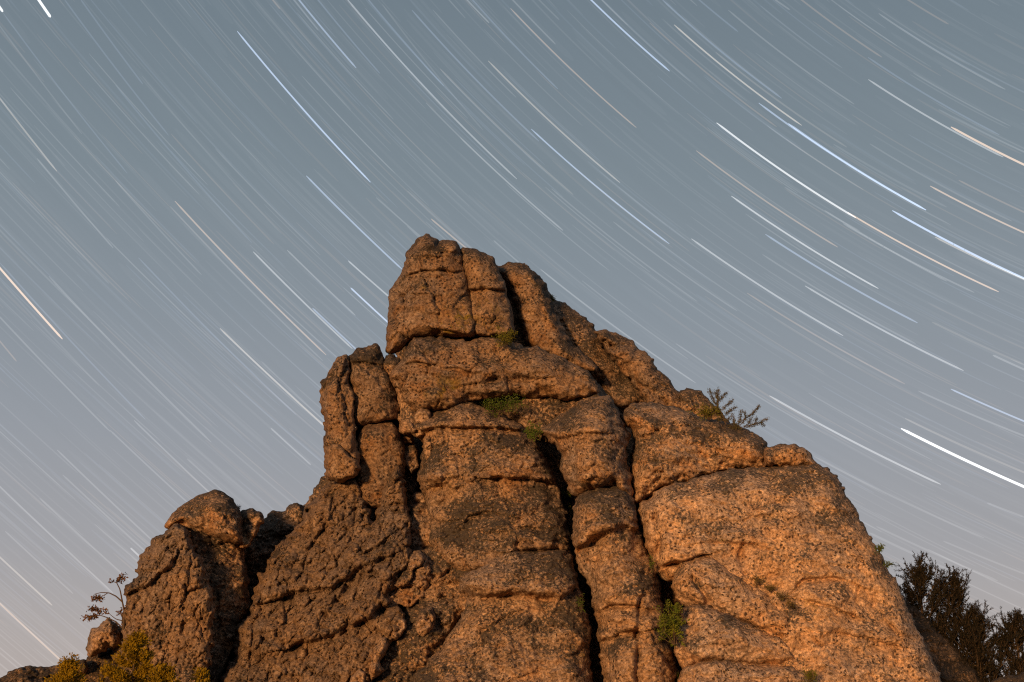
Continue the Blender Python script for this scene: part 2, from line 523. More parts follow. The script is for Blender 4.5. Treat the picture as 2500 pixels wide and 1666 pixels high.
    # ---- vertices
    idf = np.full(ins.shape, -1, np.int64)
    sel = use
    nf = int(sel.sum())
    idf[sel] = np.arange(nf)
    vis = [p for p in P if p[1] < 1700] or P
    pcx = 0.5 * (min(p[0] for p in vis) + max(p[0] for p in vis)); pcy = 0.5 * (min(p[1] for p in vis) + max(p[1] for p in vis))
    xc = float(on_plane(np.array(pcx), np.array(pcy), c, k, 0.0)[0])
    vf = on_plane(X2[sel], Y2[sel], c - h[sel], k, m, xc)
    hb = Tb * np.clip(dd / (Rp * 1.2), 0, 1) ** 0.6
    inner = use & (dd > 0)
    idb = idf.copy()
    nb = int(inner.sum())
    idb[inner] = nf + np.arange(nb)
    vb = on_plane(X2[inner], Y2[inner], c + hb[inner], k, m, xc)
    ci, cj = np.nonzero(cell)
    q = lambda I: np.stack([I[ci, cj], I[ci + 1, cj], I[ci + 1, cj + 1], I[ci, cj + 1]], -1)
    ff = q(idf); fb = q(idb)[:, ::-1]
    o = raw_mesh(name, np.concatenate([vf, vb]), np.concatenate([ff, fb]), ROCK, parent, True,
                 np.concatenate([msk[sel], msk[inner]]))
    if label:
        o['label'] = label
    return o

OUT = empty('rock_outcrop', (3.0, 57.0, 0.0), 'towering orange-brown granite outcrop of stacked blocks and columns', 'rock formation')
cr = lambda r, pts, w, d, st=0.0: (R(r, pts), w, d, st)

# backing mass that closes the clefts
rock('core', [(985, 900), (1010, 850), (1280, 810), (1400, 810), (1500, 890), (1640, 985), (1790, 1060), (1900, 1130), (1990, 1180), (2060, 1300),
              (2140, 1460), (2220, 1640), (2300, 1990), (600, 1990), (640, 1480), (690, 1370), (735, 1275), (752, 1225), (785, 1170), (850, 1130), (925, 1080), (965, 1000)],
     61.0, OUT, T=0.8, Rp=60, Tb=6, seed=3, lichen=0.75, stain_glow=0.35, facet=0.5, step=8)

rock('core', [(1000, 640), (1060, 612), (1190, 630), (1240, 690), (1300, 710), (1380, 810), (1420, 930), (1000, 930), (958, 860), (962, 760)], 59.6, OUT, k=0.22, T=0.6, Rp=40, Tb=4, seed=4, lichen=0.75, stain_glow=0.35, facet=0.5, step=8, grow=0)
rock('core', [(822, 910), (890, 880), (925, 910), (975, 980), (980, 1240), (805, 1190), (800, 980)], 59.2, OUT, k=0.15, T=0.6, Rp=40, Tb=3, seed=5, lichen=0.75, stain_glow=0.35, facet=0.5, step=8, grow=0)
# --- summit
rock('summit_block', R(1, [(905, 85), (860, 105), (800, 175), (768, 225), (775, 265), (740, 330), (715, 395), (690, 455), (640, 510), (632, 570), (640, 640),
     (628, 720), (625, 800), (615, 900), (620, 985), (680, 965), (770, 900), (850, 852), (980, 835), (1100, 850), (1230, 855), (1290, 835), (1275, 700), (1250, 520),
     (1215, 400), (1190, 250), (1165, 170), (1140, 140), (1060, 122), (1040, 130), (1000, 150), (985, 110), (940, 92)]),
     56.0, OUT, k=0.22, m=0.05, T=1.5, Rp=34, painted_light=.18, edge=.6, dome=0.35, seed=11, facet=0.75, lichen=0.12, up=0.4, stain_glow=0.62, yellow=0.0, rough=0.4, smooth=1,
     cracks=[cr(1, [(740, 395), (800, 370), (880, 350), (1000, 345), (1150, 362), (1185, 350)], 3.5, .30, .10), cr(1, [(690, 540), (760, 525), (1000, 535)], 3, .14, .05),
             cr(1, [(740, 600), (735, 700), (745, 860)], 5, .28), cr(1, [(985, 790), (1060, 800), (1180, 830)], 3, .25, .14), cr(1, [(975, 360), (985, 530)], 2.5, .12), cr(1, [(1000, 160), (985, 215), (1120, 215)], 3, .2, .08),
             cr(1, [(680, 500), (740, 560), (745, 610)], 5, .45)],
     spots=[(1130, 780, 30, 2, .9), (1100, 800, 40, 2, .8), (1040, 705, 15, 2, .7), (1060, 790, 70, 1, .5), (1060, 620, 50, 0, .25)])
rock('summit_block', R(1, [(1182, 185), (1240, 180), (1330, 210), (1410, 255), (1432, 310), (1462, 350), (1500, 450), (1530, 600), (1570, 720), (1582, 800), (1540, 845),
     (1400, 855), (1270, 835), (1256, 650), (1236, 480), (1206, 380), (1180, 250)]),
     56.2, OUT, k=0.22, m=0.08, T=1.3, Rp=32, painted_light=.18, edge=.7, dome=0.4, seed=12, facet=0.55, lichen=0.22, stain_glow=0.55, rough=0.4, smooth=1,
     cracks=[cr(1, [(1225, 495), (1350, 485), (1420, 490), (1505, 508)], 4, .42, .16), cr(1, [(1430, 320), (1460, 430), (1500, 520)], 3, .15)],
     spots=[(1190, 770, 30, 2, .9), (1205, 700, 30, 1, .5)])
rock('summit_column', R(1, [(1440, 335), (1500, 310), (1560, 293), (1640, 305), (1700, 340), (1760, 380), (1800, 440), (1830, 500), (1860, 560), (1900, 680), (1950, 800),
     (2050, 950), (2150, 1030), (2230, 1110), (2100, 1090), (1990, 1060), (1850, 985), (1760, 965), (1690, 945), (1655, 800), (1610, 640), (1570, 520), (1500, 430)]),
     57.4, OUT, painted_light=.22, k=0.30, m=0.05, T=1.5, Rp=42, dome=0.3, seed=13, rough=0.5, facet=0.3, lichen=0.30, stain_glow=0.5, smooth=1,
     cracks=[cr(1, [(1640, 740), (1720, 745), (1830, 735)], 3, .12, .05), cr(1, [(1655, 320), (1780, 480), (1850, 700), (1960, 860)], 6, -.25)],
     spots=[(1340, 690, 45, 0, .5), (1300, 800, 50, 1, .5), (1330, 850, 50, 1, .4), (1300, 800, 60, 0, -.3)])
rock('summit_slope', R(2, [(230, 330), (255, 345), (290, 390), (350, 430), (450, 480), (540, 540), (600, 610), (640, 670), (680, 730), (760, 830), (900, 960), (1000, 1080),
     (1080, 1210), (960, 1250), (800, 1240), (720, 1080), (560, 940), (400, 830), (330, 620)]),
     57.5, OUT, k=0.42, m=0.5, T=1.0, Rp=45, dome=0.3, seed=14, rough=0.7, facet=0.4, lichen=0.80, stain_glow=0.3, smooth=1)
rock('summit_ridge', R(2, [(640, 668), (680, 650), (740, 678), (830, 688), (900, 730), (935, 770), (955, 800), (1010, 820), (1060, 860), (1075, 910), (1130, 980), (1200, 1050),
     (1240, 1090), (1290, 1150), (1310, 1240), (1250, 1270), (1190, 1255), (1050, 1235), (980, 1120), (900, 1010), (780, 880), (720, 770)]),
     57.6, OUT, painted_light=.3, k=0.35, m=0.25, T=1.2, Rp=34, dome=0.4, seed=15, rough=0.5, facet=0.55, lichen=0.18, stain_glow=0.6, smooth=1,
     cracks=[cr(2, [(760, 765), (850, 755)], 3, .3), cr(2, [(980, 1060), (1100, 1130), (1200, 1240)], 4, .3), cr(2, [(760, 760), (900, 960), (1000, 1090)], 5, .25)])
rock('ridge_knob', R(2, [(1285, 1150), (1315, 1100), (1380, 1105), (1450, 1135), (1500, 1190), (1560, 1240), (1620, 1310), (1660, 1380), (1500, 1370), (1380, 1320), (1285, 1260)]),
     58.0, OUT, k=0.35, T=0.9, Rp=26, dome=0.4, seed=16, rough=0.6, facet=0.6, lichen=0.6, stain_glow=0.4, smooth=1)

# --- ledge under the summit
rock('ledge_block', R(1, [(800, 888), (840, 865), (900, 872), (1000, 864), (1100, 880), (1250, 897), (1390, 862), (1500, 882), (1560, 915), (1700, 942), (1820, 965), (1900, 1000),
     (1990, 1060), (2100, 1110), (2200, 1180), (2230, 1300), (1950, 1330), (1800, 1300), (1700, 1320), (1600, 1270), (1500, 1310), (1350, 1325), (1200, 1345), (1100, 1395), (960, 1405), (880, 1425), (800, 1400), (730, 1310), (690, 1250),
     (640, 1170), (640, 1130), (660, 1080), (720, 1040), (765, 960)]),
     54.6, OUT, painted_light=.25, k=0.25, m=0.05, T=1.5, Rp=44, dome=0.35, seed=21, rough=0.55, facet=0.55, lichen=0.20, up=0.5, stain_glow=0.55, smooth=1,
     cracks=[cr(1, [(770, 1070), (850, 1050), (930, 1055)], 3, .25, .08), cr(1, [(880, 880), (900, 980), (930, 1060), (920, 1150)], 4, .28), cr(1, [(930, 1060), (1050, 1100), (1200, 1110), (1350, 1150)], 6, .18, .08),
             cr(1, [(700, 1270), (760, 1180), (800, 1100)], 4, .25), cr(1, [(1330, 1200), (1450, 1180), (1600, 1190), (1720, 1180)], 9, .5, .15)],
     bumps=[(1180, 940, 60, 30, .25), (1330, 890, 60, 25, .25)],
     spots=[(1095, 950, 30, 2, .9), (1035, 945, 18, 2, .8), (1060, 830, 50, 0, .35), (1270, 870, 60, 0, .3), (1100, 960, 80, 1, .5), (960, 900, 40, 0, -.3)])
rock('ledge_block', R(1, [(640, 985), (610, 1012), (585, 1060), (590, 1090), (640, 1180), (680, 1280), (720, 1400), (700, 1568), (760, 1600), (880, 1600), (900, 1440), (820, 1300), (720, 1050)]),
     55.6, OUT, k=0.2, T=0.9, Rp=30, seed=22, rough=0.5, facet=0.7, lichen=0.5, stain_glow=0.4, smooth=1)

# --- pillars on the left of the ledge
rock('pillar', R(1, [(225, 1035), (270, 990), (305, 1000), (320, 1040), (312, 1150), (330, 1250), (345, 1400), (365, 1568), (380, 1700), (400, 1900), (330, 1950), (200, 1960),
     (150, 1930), (140, 1750), (150, 1568), (135, 1480), (118, 1400), (110, 1280), (125, 1200), (160, 1170), (170, 1140), (205, 1110), (218, 1070)]),
     56.0, OUT, painted_light=.22, k=0.15, m=-0.15, T=1.2, Rp=26, dome=0.5, seed=23, rough=0.5, facet=0.9, lichen=0.15, stain_glow=0.5, smooth=1,
     cracks=[cr(1, [(310, 1000), (270, 1200), (230, 1300)], 4, .3), cr(1, [(240, 1320), (300, 1400)], 4, .3)], spots=[(835, 1060, 60, 1, .5)])
rock('pillar', R(1, [(322, 1010), (375, 970), (460, 935), (520, 922), (548, 950), (572, 1040), (585, 1075), (605, 1110), (640, 1180), (680, 1270), (695, 1370), (680, 1470), (640, 1490), (560, 1500),
     (480, 1512), (400, 1545), (365, 1500), (345, 1300), (328, 1150)]),
     56.4, OUT, painted_light=.2, k=0.15, m=.1, T=1.1, Rp=34, dome=0.4, seed=24, rough=0.5, facet=0.5, lichen=0.5, stain_glow=0.35, smooth=1,
     cracks=[cr(1, [(330, 1045), (430, 1050), (580, 1075)], 3, .22, .1), cr(1, [(470, 1050), (480, 1200)], 4, .15)], spots=[(880, 950, 60, 0, -.4), (880, 865, 40, 0, .5)])
rock('pillar_foot', [(876, 1056), (895, 1040), (950, 1034), (976, 1052), (985, 1090), (985, 1200), (960, 1240), (890, 1240), (874, 1180)],
     56.4, OUT, painted_light=.15, k=0.15, m=.2, T=1.0, Rp=34, seed=25, rough=0.4, facet=0.3, lichen=0.25, stain_glow=0.9, smooth=1)

# --- recess wall with its thin blocks
rock('recess_block', R(5, [(245, 300), (290, 272), (330, 300), (345, 420), (250, 425)]), 54.9, OUT, T=0.5, Rp=9, pw=.6, grow=1.5, seed=26, facet=0.6, lichen=0.3, stain_glow=0.4, smooth=0, edge=.4)
rock('recess_block', R(5, [(245, 430), (345, 425), (370, 470), (385, 600), (330, 650), (270, 590), (250, 520)]), 54.9, OUT, T=0.5, Rp=9, pw=.6, grow=1.5, seed=27, facet=0.6, lichen=0.3, stain_glow=0.5, smooth=0, edge=.4)
rock('recess_block', R(5, [(335, 820), (360, 790), (430, 800), (450, 850), (440, 890), (340, 890)]), 54.7, OUT, T=0.5, Rp=9, pw=.6, grow=1.5, seed=28, facet=0.4, lichen=0.2, stain_glow=0.5, smooth=0, edge=.4)
rock('recess_wall', R(5, [(300, 880), (450, 870), (560, 880), (600, 1300), (250, 1300), (260, 1000)]), 54.6, OUT, T=0.8, Rp=40, seed=29, facet=0.4, lichen=0.45, stain_glow=0.4, smooth=1,
     cracks=[cr(5, [(320, 900), (330, 1220), (520, 1225)], 4, .25)])
rock('recess_wall', R(5, [(120, 560), (240, 450), (380, 620), (400, 800), (330, 900), (260, 900), (200, 700)]), 56.4, OUT, T=0.8, Rp=40, seed=30, facet=0.6, lichen=0.75, stain_glow=0.4, smooth=1)

# --- central buttress
rock('buttress', R(5, [(470, 195), (580, 160), (700, 110), (760, 95), (850, 150), (960, 190), (1050, 230), (1130, 270), (1200, 330), (1250, 390), (1310, 470), (1350, 560),
     (1400, 650), (1430, 740), (1470, 830), (1500, 920), (1505, 1050), (1530, 1150), (1545, 1250), (1555, 1350), (1500, 1500), (1200, 1520), (900, 1480), (640, 1400), (540, 1300), (480, 1220), (478, 1000), (468, 880), (430, 780),
     (392, 700), (405, 620), (425, 520), (430, 420), (400, 370), (325, 335), (345, 280)]),
     53.3, OUT, painted_light=.40, k=0.34, m=-0.02, T=1.9, Rp=88, rvar=.5, dome=0.45, seed=31, grow=6, rough=1.15, lichen=0.62, stain_glow=0.25, smooth=1,
     cracks=[cr(5, [(340, 340), (480, 305), (700, 295), (950, 295), (1190, 335)], 6, .35, .3), cr(5, [(1010, 690), (1060, 850), (1100, 1000), (1130, 1100), (1160, 1250), (1190, 1400)], 5, .30, .05),
             cr(5, [(960, 680), (1030, 688), (1200, 690), (1380, 715)], 6, .4, .35), cr(5, [(1150, 1245), (1300, 1235), (1450, 1225)], 6, .45, .3), cr(5, [(830, 960), (960, 940), (1060, 955)], 4, .2, .08),
             cr(5, [(480, 510), (620, 500), (740, 530)], 4, .18, -.08), cr(5, [(470, 760), (560, 740), (650, 690)], 5, .22, .1), cr(5, [(490, 1020), (700, 1010)], 4, .1, .05), cr(5, [(610, 1190), (640, 1000), (620, 900)], 4, .18),
             cr(5, [(1060, 1080), (1250, 1060), (1480, 1080)], 4, .15, .08)],
     bumps=[(1050, 1160, 26, 30, .35), (1072, 1130, 40, 50, .2)],
     spots=[(1280, 1160, 50, 0, -.6), (1230, 1155, 40, 0, -.5), (1150, 1030, 60, 0, -.5), (1230, 1035, 40, 0, -.5), (1060, 1220, 60, 0, -.35), (1310, 1340, 40, 0, -.45), (1270, 1160, 60, 1, .5), (1080, 1180, 30, 2, .3), (1230, 1200, 80, 0, .25), (1120, 1250, 90, 0, .15)])
rock('buttress_horn', R(5, [(345, 215), (400, 138), (480, 180), (470, 230), (440, 260), (360, 265)]), 52.7, OUT, T=0.5, Rp=9, pw=.6, grow=1.5, dome=.3, seed=32, facet=2.0, lichen=0.0, stain_glow=0.0, smooth=0, edge=.4)
rock('buttress_horn', R(5, [(302, 258), (330, 255), (350, 290), (400, 275), (440, 300), (420, 350), (370, 365), (330, 330)]), 52.8, OUT, T=0.5, Rp=9, pw=.6, grow=1.5, seed=33, facet=2.0, lichen=0.0, stain_glow=0.25, smooth=0, edge=.4)
rock('buttress_horn', R(5, [(430, 370), (455, 352), (480, 375), (490, 440), (480, 520), (440, 560), (425, 470)]), 52.6, OUT, T=0.5, Rp=9, pw=.6, grow=1.5, seed=34, facet=2.0, lichen=0.0, stain_glow=0.1, smooth=0, edge=.4)

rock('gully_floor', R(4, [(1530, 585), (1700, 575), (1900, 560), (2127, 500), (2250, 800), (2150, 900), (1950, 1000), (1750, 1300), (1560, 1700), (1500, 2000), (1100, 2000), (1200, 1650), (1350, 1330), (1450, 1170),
     (1480, 1050), (1560, 980), (1500, 700)]), 52.9, OUT, k=0.36, T=1.0, Rp=50, dome=0.4, seed=35, facet=0.4, rough=1.6, lichen=0.92, stain_glow=0.3, smooth=1,
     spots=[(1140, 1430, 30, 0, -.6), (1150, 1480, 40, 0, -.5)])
rock('buttress_foot', R(6, [(68, 870), (85, 810), (130, 760), (220, 718), (330, 650), (390, 585), (450, 540), (540, 590), (640, 600), (800, 590), (890, 640), (930, 800), (955, 900), (960, 1000), (1000, 1070),
     (1030, 1180), (1018, 1290), (1015, 1400), (1032, 1500), (1040, 1650), (1060, 2100), (1060, 2550), (-700, 2550), (-500, 2000), (-300, 1568), (-100, 1370), (0, 1230), (60, 1130), (125, 1010), (140, 930)]),
     52.2, OUT, painted_light=.52, k=0.32, m=-0.02, T=1.8, Rp=84, rvar=.5, dome=0.45, seed=36, grow=6, rough=1.15, lichen=0.50, stain_glow=0.25, smooth=1,
     cracks=[cr(6, [(100, 905), (250, 935), (420, 925), (560, 900), (700, 945), (820, 950), (900, 890)], 9, .8, .5), cr(6, [(520, 600), (545, 700), (560, 890)], 5, .25), cr(6, [(820, 900), (815, 960)], 4, .2),
             cr(6, [(-100, 1420), (150, 1250), (330, 1130)], 8, .15, .08)],
     bumps=[(1160, 1410, 60, 35, .35)],
     spots=[(1160, 1410, 60, 0, -.5), (1300, 1445, 50, 0, -.4), (1340, 1500, 60, 0, .25), (1150, 1600, 90, 0, -.25), (1420, 1600, 30, 2, .4)])

# --- the knobbly slab that faces left
SC = (0.22, 20, 18, 40)
rock('knobbly_slab', R(4, [(130, 1568), (180, 1450), (228, 1400), (228, 1200), (260, 1130), (330, 1100), (368, 980), (370, 880), (420, 770), (470, 730), (500, 620), (560, 540), (640, 470), (720, 410), (760, 300),
     (800, 220), (900, 110), (970, 90), (1050, 45), (1110, 50), (1150, 80), (1142, 150), (1180, 200), (1210, 210), (1212, 330), (1240, 390), (1300, 330), (1400, 330), (1520, 560), (1530, 640), (1500, 720), (1420, 800), (1350, 960), (1440, 1010),
     (1490, 1090), (1480, 1170), (1400, 1260), (1350, 1330), (1250, 1420), (1220, 1568), (1200, 1800), (1180, 2550), (0, 2550), (60, 1800)]),
     53.6, OUT, painted_light=.10, k=0.42, m=-0.42, T=1.1, Rp=34, dome=0.3, seed=41, rough=0.25, scale=SC, lichen=0.06, up=0.2, stain_glow=0.0, smooth=1, edge=1.6,
     cracks=[cr(4, [(590, 930), (700, 890), (840, 880), (960, 870), (1090, 780), (1200, 690), (1330, 640)], 7, .55, .25), cr(4, [(640, 1310), (800, 1270), (950, 1220), (1060, 1170), (1200, 1110), (1330, 1010)], 9, .75, .3),
             cr(4, [(480, 560), (490, 740), (490, 960)], 4, .35), cr(4, [(590, 930), (600, 1100), (600, 1500)], 3.5, .35), cr(4, [(375, 1000), (520, 950), (590, 935)], 5, .4, .2), cr(4, [(930, 1000), (1000, 950), (1090, 820)], 6, .4, .1),
             cr(4, [(1200, 600), (1290, 560), (1350, 500)], 5, .35, .15), cr(4, [(700, 640), (830, 520), (900, 400)], 6, .25, .1), cr(4, [(360, 1130), (345, 1300), (330, 1500)], 4, .35), cr(4, [(1130, 240), (1120, 420), (1050, 600)], 5, .3, .1)],
     bumps=[(720, 1395, 30, 46, .22), (1000, 1395, 30, 60, .25), (880, 1500, 40, 50, .2)],
     spots=[(740, 1350, 35, 0, .5), (640, 1420, 40, 1, .3), (940, 1440, 60, 1, .3)])
rock('spire', R(4, [(1425, -45), (1450, -20), (1462, 60), (1475, 130), (1500, 240), (1512, 400), (1518, 570), (1480, 620), (1360, 600), (1250, 640), (1200, 600), (1250, 400), (1300, 280), (1312, 150), (1345, 70), (1400, -30)]),
     52.7, OUT, painted_light=.16, k=0.40, m=-0.30, T=1.0, Rp=26, dome=0.3, seed=42, rough=0.25, scale=(0.2, 24, 16, 34), lichen=0.05, up=0.3, stain_glow=0.12, smooth=1, edge=1.4,
     cracks=[cr(4, [(1360, 60), (1400, 90), (1450, 60)], 4, .3, .1), cr(4, [(1340, 250), (1470, 240)], 4, .25, .08), cr(4, [(1250, 580), (1350, 530), (1480, 560)], 5, .35, .1)])
rock('edge_boulder', R(4, [(1478, 740), (1515, 640), (1570, 600), (1640, 640), (1685, 760), (1630, 900), (1570, 975), (1480, 1000), (1400, 975), (1335, 965), (1350, 900), (1410, 810)]),
     52.7, OUT, k=0.3, T=0.7, Rp=26, seed=43, facet=1.3, rough=1.6, lichen=0.25, stain_glow=0.6, smooth=1, spots=[(960, 1450, 40, 1, .8), (1000, 1395, 18, 2, .6)])
rock('edge_boulder', R(4, [(1380, 1180), (1440, 1095), (1490, 1110), (1490, 1170), (1420, 1250), (1385, 1240)]), 51.9, OUT, T=0.5, Rp=9, pw=.6, grow=1.5, seed=44, facet=1.3, lichen=0.1, stain_glow=0.3, smooth=0, edge=.4)
rock('edge_boulder', R(4, [(1560, 1130), (1600, 1030), (1680, 1010), (1710, 1080), (1690, 1180), (1620, 1230), (1570, 1200)]), 52.2, OUT, T=0.5, Rp=9, pw=.6, grow=1.5, seed=45, facet=1.3, rough=1.3, lichen=0.3, stain_glow=0.2, smooth=0, edge=.4)
rock('edge_boulder', R(4, [(1250, 1320), (1300, 1230), (1350, 1240), (1355, 1320), (1290, 1420), (1330, 1480), (1230, 1560), (1215, 1480)]), 51.8, OUT, T=0.5, Rp=9, pw=.6, grow=1.5, seed=46, facet=1.3, lichen=0.1, stain_glow=0.6, smooth=0, edge=.4)
rock('edge_boulder', R(4, [(1070, 1600), (1090, 1530), (1150, 1470), (1190, 1500), (1190, 1570), (1230, 1620), (1180, 1800), (1060, 1800)]), 51.5, OUT, T=0.5, Rp=9, pw=.6, grow=1.5, seed=47, facet=1.3, lichen=0.1, stain_glow=0.3, smooth=0, edge=.4)

# --- walls seen inside the two clefts
rock('cleft_wall', R(6, [(700, -120), (830, -60), (920, 300), (960, 700), (1060, 1000), (1120, 1300), (1160, 1700), (1160, 2550), (960, 2550), (980, 1200), (880, 700), (840, 300), (720, 0)]), 55.8, OUT, T=.6, Rp=30, seed=37, rough=1.3, lichen=.45, stain_glow=.6, smooth=1, step=4)
rock('cleft_wall', R(6, [(1330, 0), (1420, 100), (1500, 240), (1560, 700), (1700, 900), (1720, 1100), (1710, 1500), (1720, 2550), (1600, 2550), (1540, 1000), (1440, 600), (1360, 300)]), 54.6, OUT, T=.6, Rp=30, seed=38, rough=1.3, lichen=.3, stain_glow=.8, smooth=1, step=4)
# --- middle column
rock('shoulder_block', R(2, [(-120, 1300), (-60, 1230), (20, 1180), (110, 1090), (180, 1040), (270, 1000), (350, 992), (450, 1010), (570, 1045), (680, 1090), (740, 1160), (790, 1240), (830, 1310), (640, 1400), (440, 1500), (250, 1500), (120, 1430),
     (60, 1400), (0, 1340)]), 53.2, OUT, painted_light=.42, k=0.42, T=1.5, Rp=60, dome=0.4, seed=51, rough=1.5, lichen=0.68, up=.55, stain_glow=0.25, smooth=1, spots=[(1330, 1010, 50, 0, -.3)])
rock('column_block', R(5, [(1320, 318), (1420, 255), (1530, 175), (1620, 115), (1700, 85), (1790, 60), (1850, 90), (1890, 170), (1940, 270), (1975, 340), (1980, 410), (1945, 470), (1965, 560), (1990, 640), (2005, 740),
     (2008, 835), (1900, 775), (1850, 755), (1700, 785), (1620, 805), (1560, 785), (1515, 700), (1490, 600), (1488, 500), (1440, 420), (1370, 372)]),
     51.9, OUT, painted_light=.5, rvar=.4, pw=.5, k=0.36, T=1.9, Rp=80, dome=0.6, seed=52, grow=6, rough=1.1, lichen=0.42, stain_glow=0.3, smooth=1,
     cracks=[cr(5, [(1320, 330), (1450, 370), (1540, 380), (1640, 330), (1780, 340)], 5, .25, .12), cr(5, [(1870, 690), (1900, 760), (1940, 800)], 5, .3), cr(5, [(1560, 150), (1600, 260), (1560, 330)], 5, .15)],
     bumps=[(1460, 1150, 45, 45, .2), (1430, 1060, 40, 30, .2)], spots=[(1450, 1180, 40, 1, .5), (1450, 1180, 60, 0, -.3)])
rock('rock_column', R(6, [(945, 200), (1050, 140), (1180, 128), (1280, 150), (1335, 190), (1345, 260), (1370, 350), (1392, 450), (1410, 550), (1450, 620), (1490, 700), (1520, 790), (1550, 900), (1562, 1000), (1575, 1100), (1592, 1200),
     (1622, 1300), (1660, 1400), (1682, 1480), (1665, 1568), (1680, 1800), (1700, 2550), (1180, 2550), (1165, 1800), (1165, 1600), (1140, 1450), (1125, 1360), (1122, 1270), (1110, 1150), (1090, 1080), (1068, 960), (1050, 860), (1000, 760), (958, 690), (935, 560), (918, 440), (928, 320)]),
     51.9, OUT, painted_light=.56, rvar=.35, k=0.32, T=1.9, Rp=92, dome=0.5, pw=.5, seed=54, grow=7, rough=1.0, lichen=0.32, up=.6, stain_glow=0.25, smooth=1,
     cracks=[cr(6, [(935, 585), (1010, 545), (1080, 500), (1200, 448), (1310, 432), (1400, 455)], 11, .8, .5), cr(6, [(1060, 1065), (1130, 1030), (1200, 994), (1300, 988), (1395, 1005)], 7, .5, .3), cr(6, [(1115, 1275), (1150, 1250), (1250, 1218), (1378, 1198)], 7, .55, .3),
             cr(6, [(1420, 930), (1395, 1010), (1392, 1130), (1378, 1250), (1383, 1500), (1390, 1800)], 6, .55, -.15), cr(6, [(1385, 1235), (1430, 1190), (1490, 1200), (1510, 1290), (1600, 1420)], 4, .3, -.15), cr(6, [(1010, 620), (1040, 760), (1080, 900), (1100, 1000)], 5, .3), cr(6, [(1180, 650), (1200, 800), (1230, 960)], 4, .12)],
     bumps=[(1475, 1225, 60, 40, .25), (1500, 1400, 70, 80, .25), (1590, 1590, 28, 70, .3)],
     spots=[(1430, 1310, 60, 1, .4), (1580, 1555, 20, 1, .8), (1600, 1600, 60, 0, -.3), (1480, 1210, 50, 0, .3), (1500, 1310, 50, 0, .25), (1480, 1500, 40, 0, -.2)])

# --- right-hand buttress
rock('shoulder_block', R(7, [(70, 210), (100, 150), (180, 115), (300, 120), (400, 150), (520, 160), (600, 200), (680, 240), (780, 240), (860, 270), (960, 310), (1050, 350), (1130, 400), (1170, 455), (1180, 530), (1190, 600), (1160, 640), (1050, 612), (950, 608),
     (860, 618), (720, 660), (600, 708), (450, 738), (340, 750), (260, 810), (200, 870), (150, 880), (148, 800), (138, 650), (138, 520), (158, 450), (170, 380), (140, 290), (90, 270)]),
     52.4, OUT, painted_light=.7, k=0.42, m=0.10, T=1.8, Rp=80, rvar=.5, dome=0.5, seed=61, grow=6, rough=1.3, lichen=0.48, up=.55, stain_glow=0.5, smooth=1,
     cracks=[cr(7, [(190, 390), (150, 300)], 7, .4), cr(7, [(330, 640), (500, 560), (700, 520)], 8, .15, .08)], spots=[(1700, 1150, 60, 1, .5), (1800, 1130, 60, 1, .4), (1700, 1165, 40, 0, -.4), (1560, 1060, 50, 0, .25)])
rock('nose_block', R(7, [(1150, 470), (1230, 440), (1340, 433), (1400, 440), (1460, 470), (1510, 520), (1548, 578), (1500, 588), (1400, 582), (1300, 577), (1200, 588), (1150, 575)]),
     51.9, OUT, painted_light=.6, k=0.35, m=.1, T=1.0, Rp=24, dome=0.5, seed=62, rough=1.3, lichen=0.25, stain_glow=0.8, smooth=1)
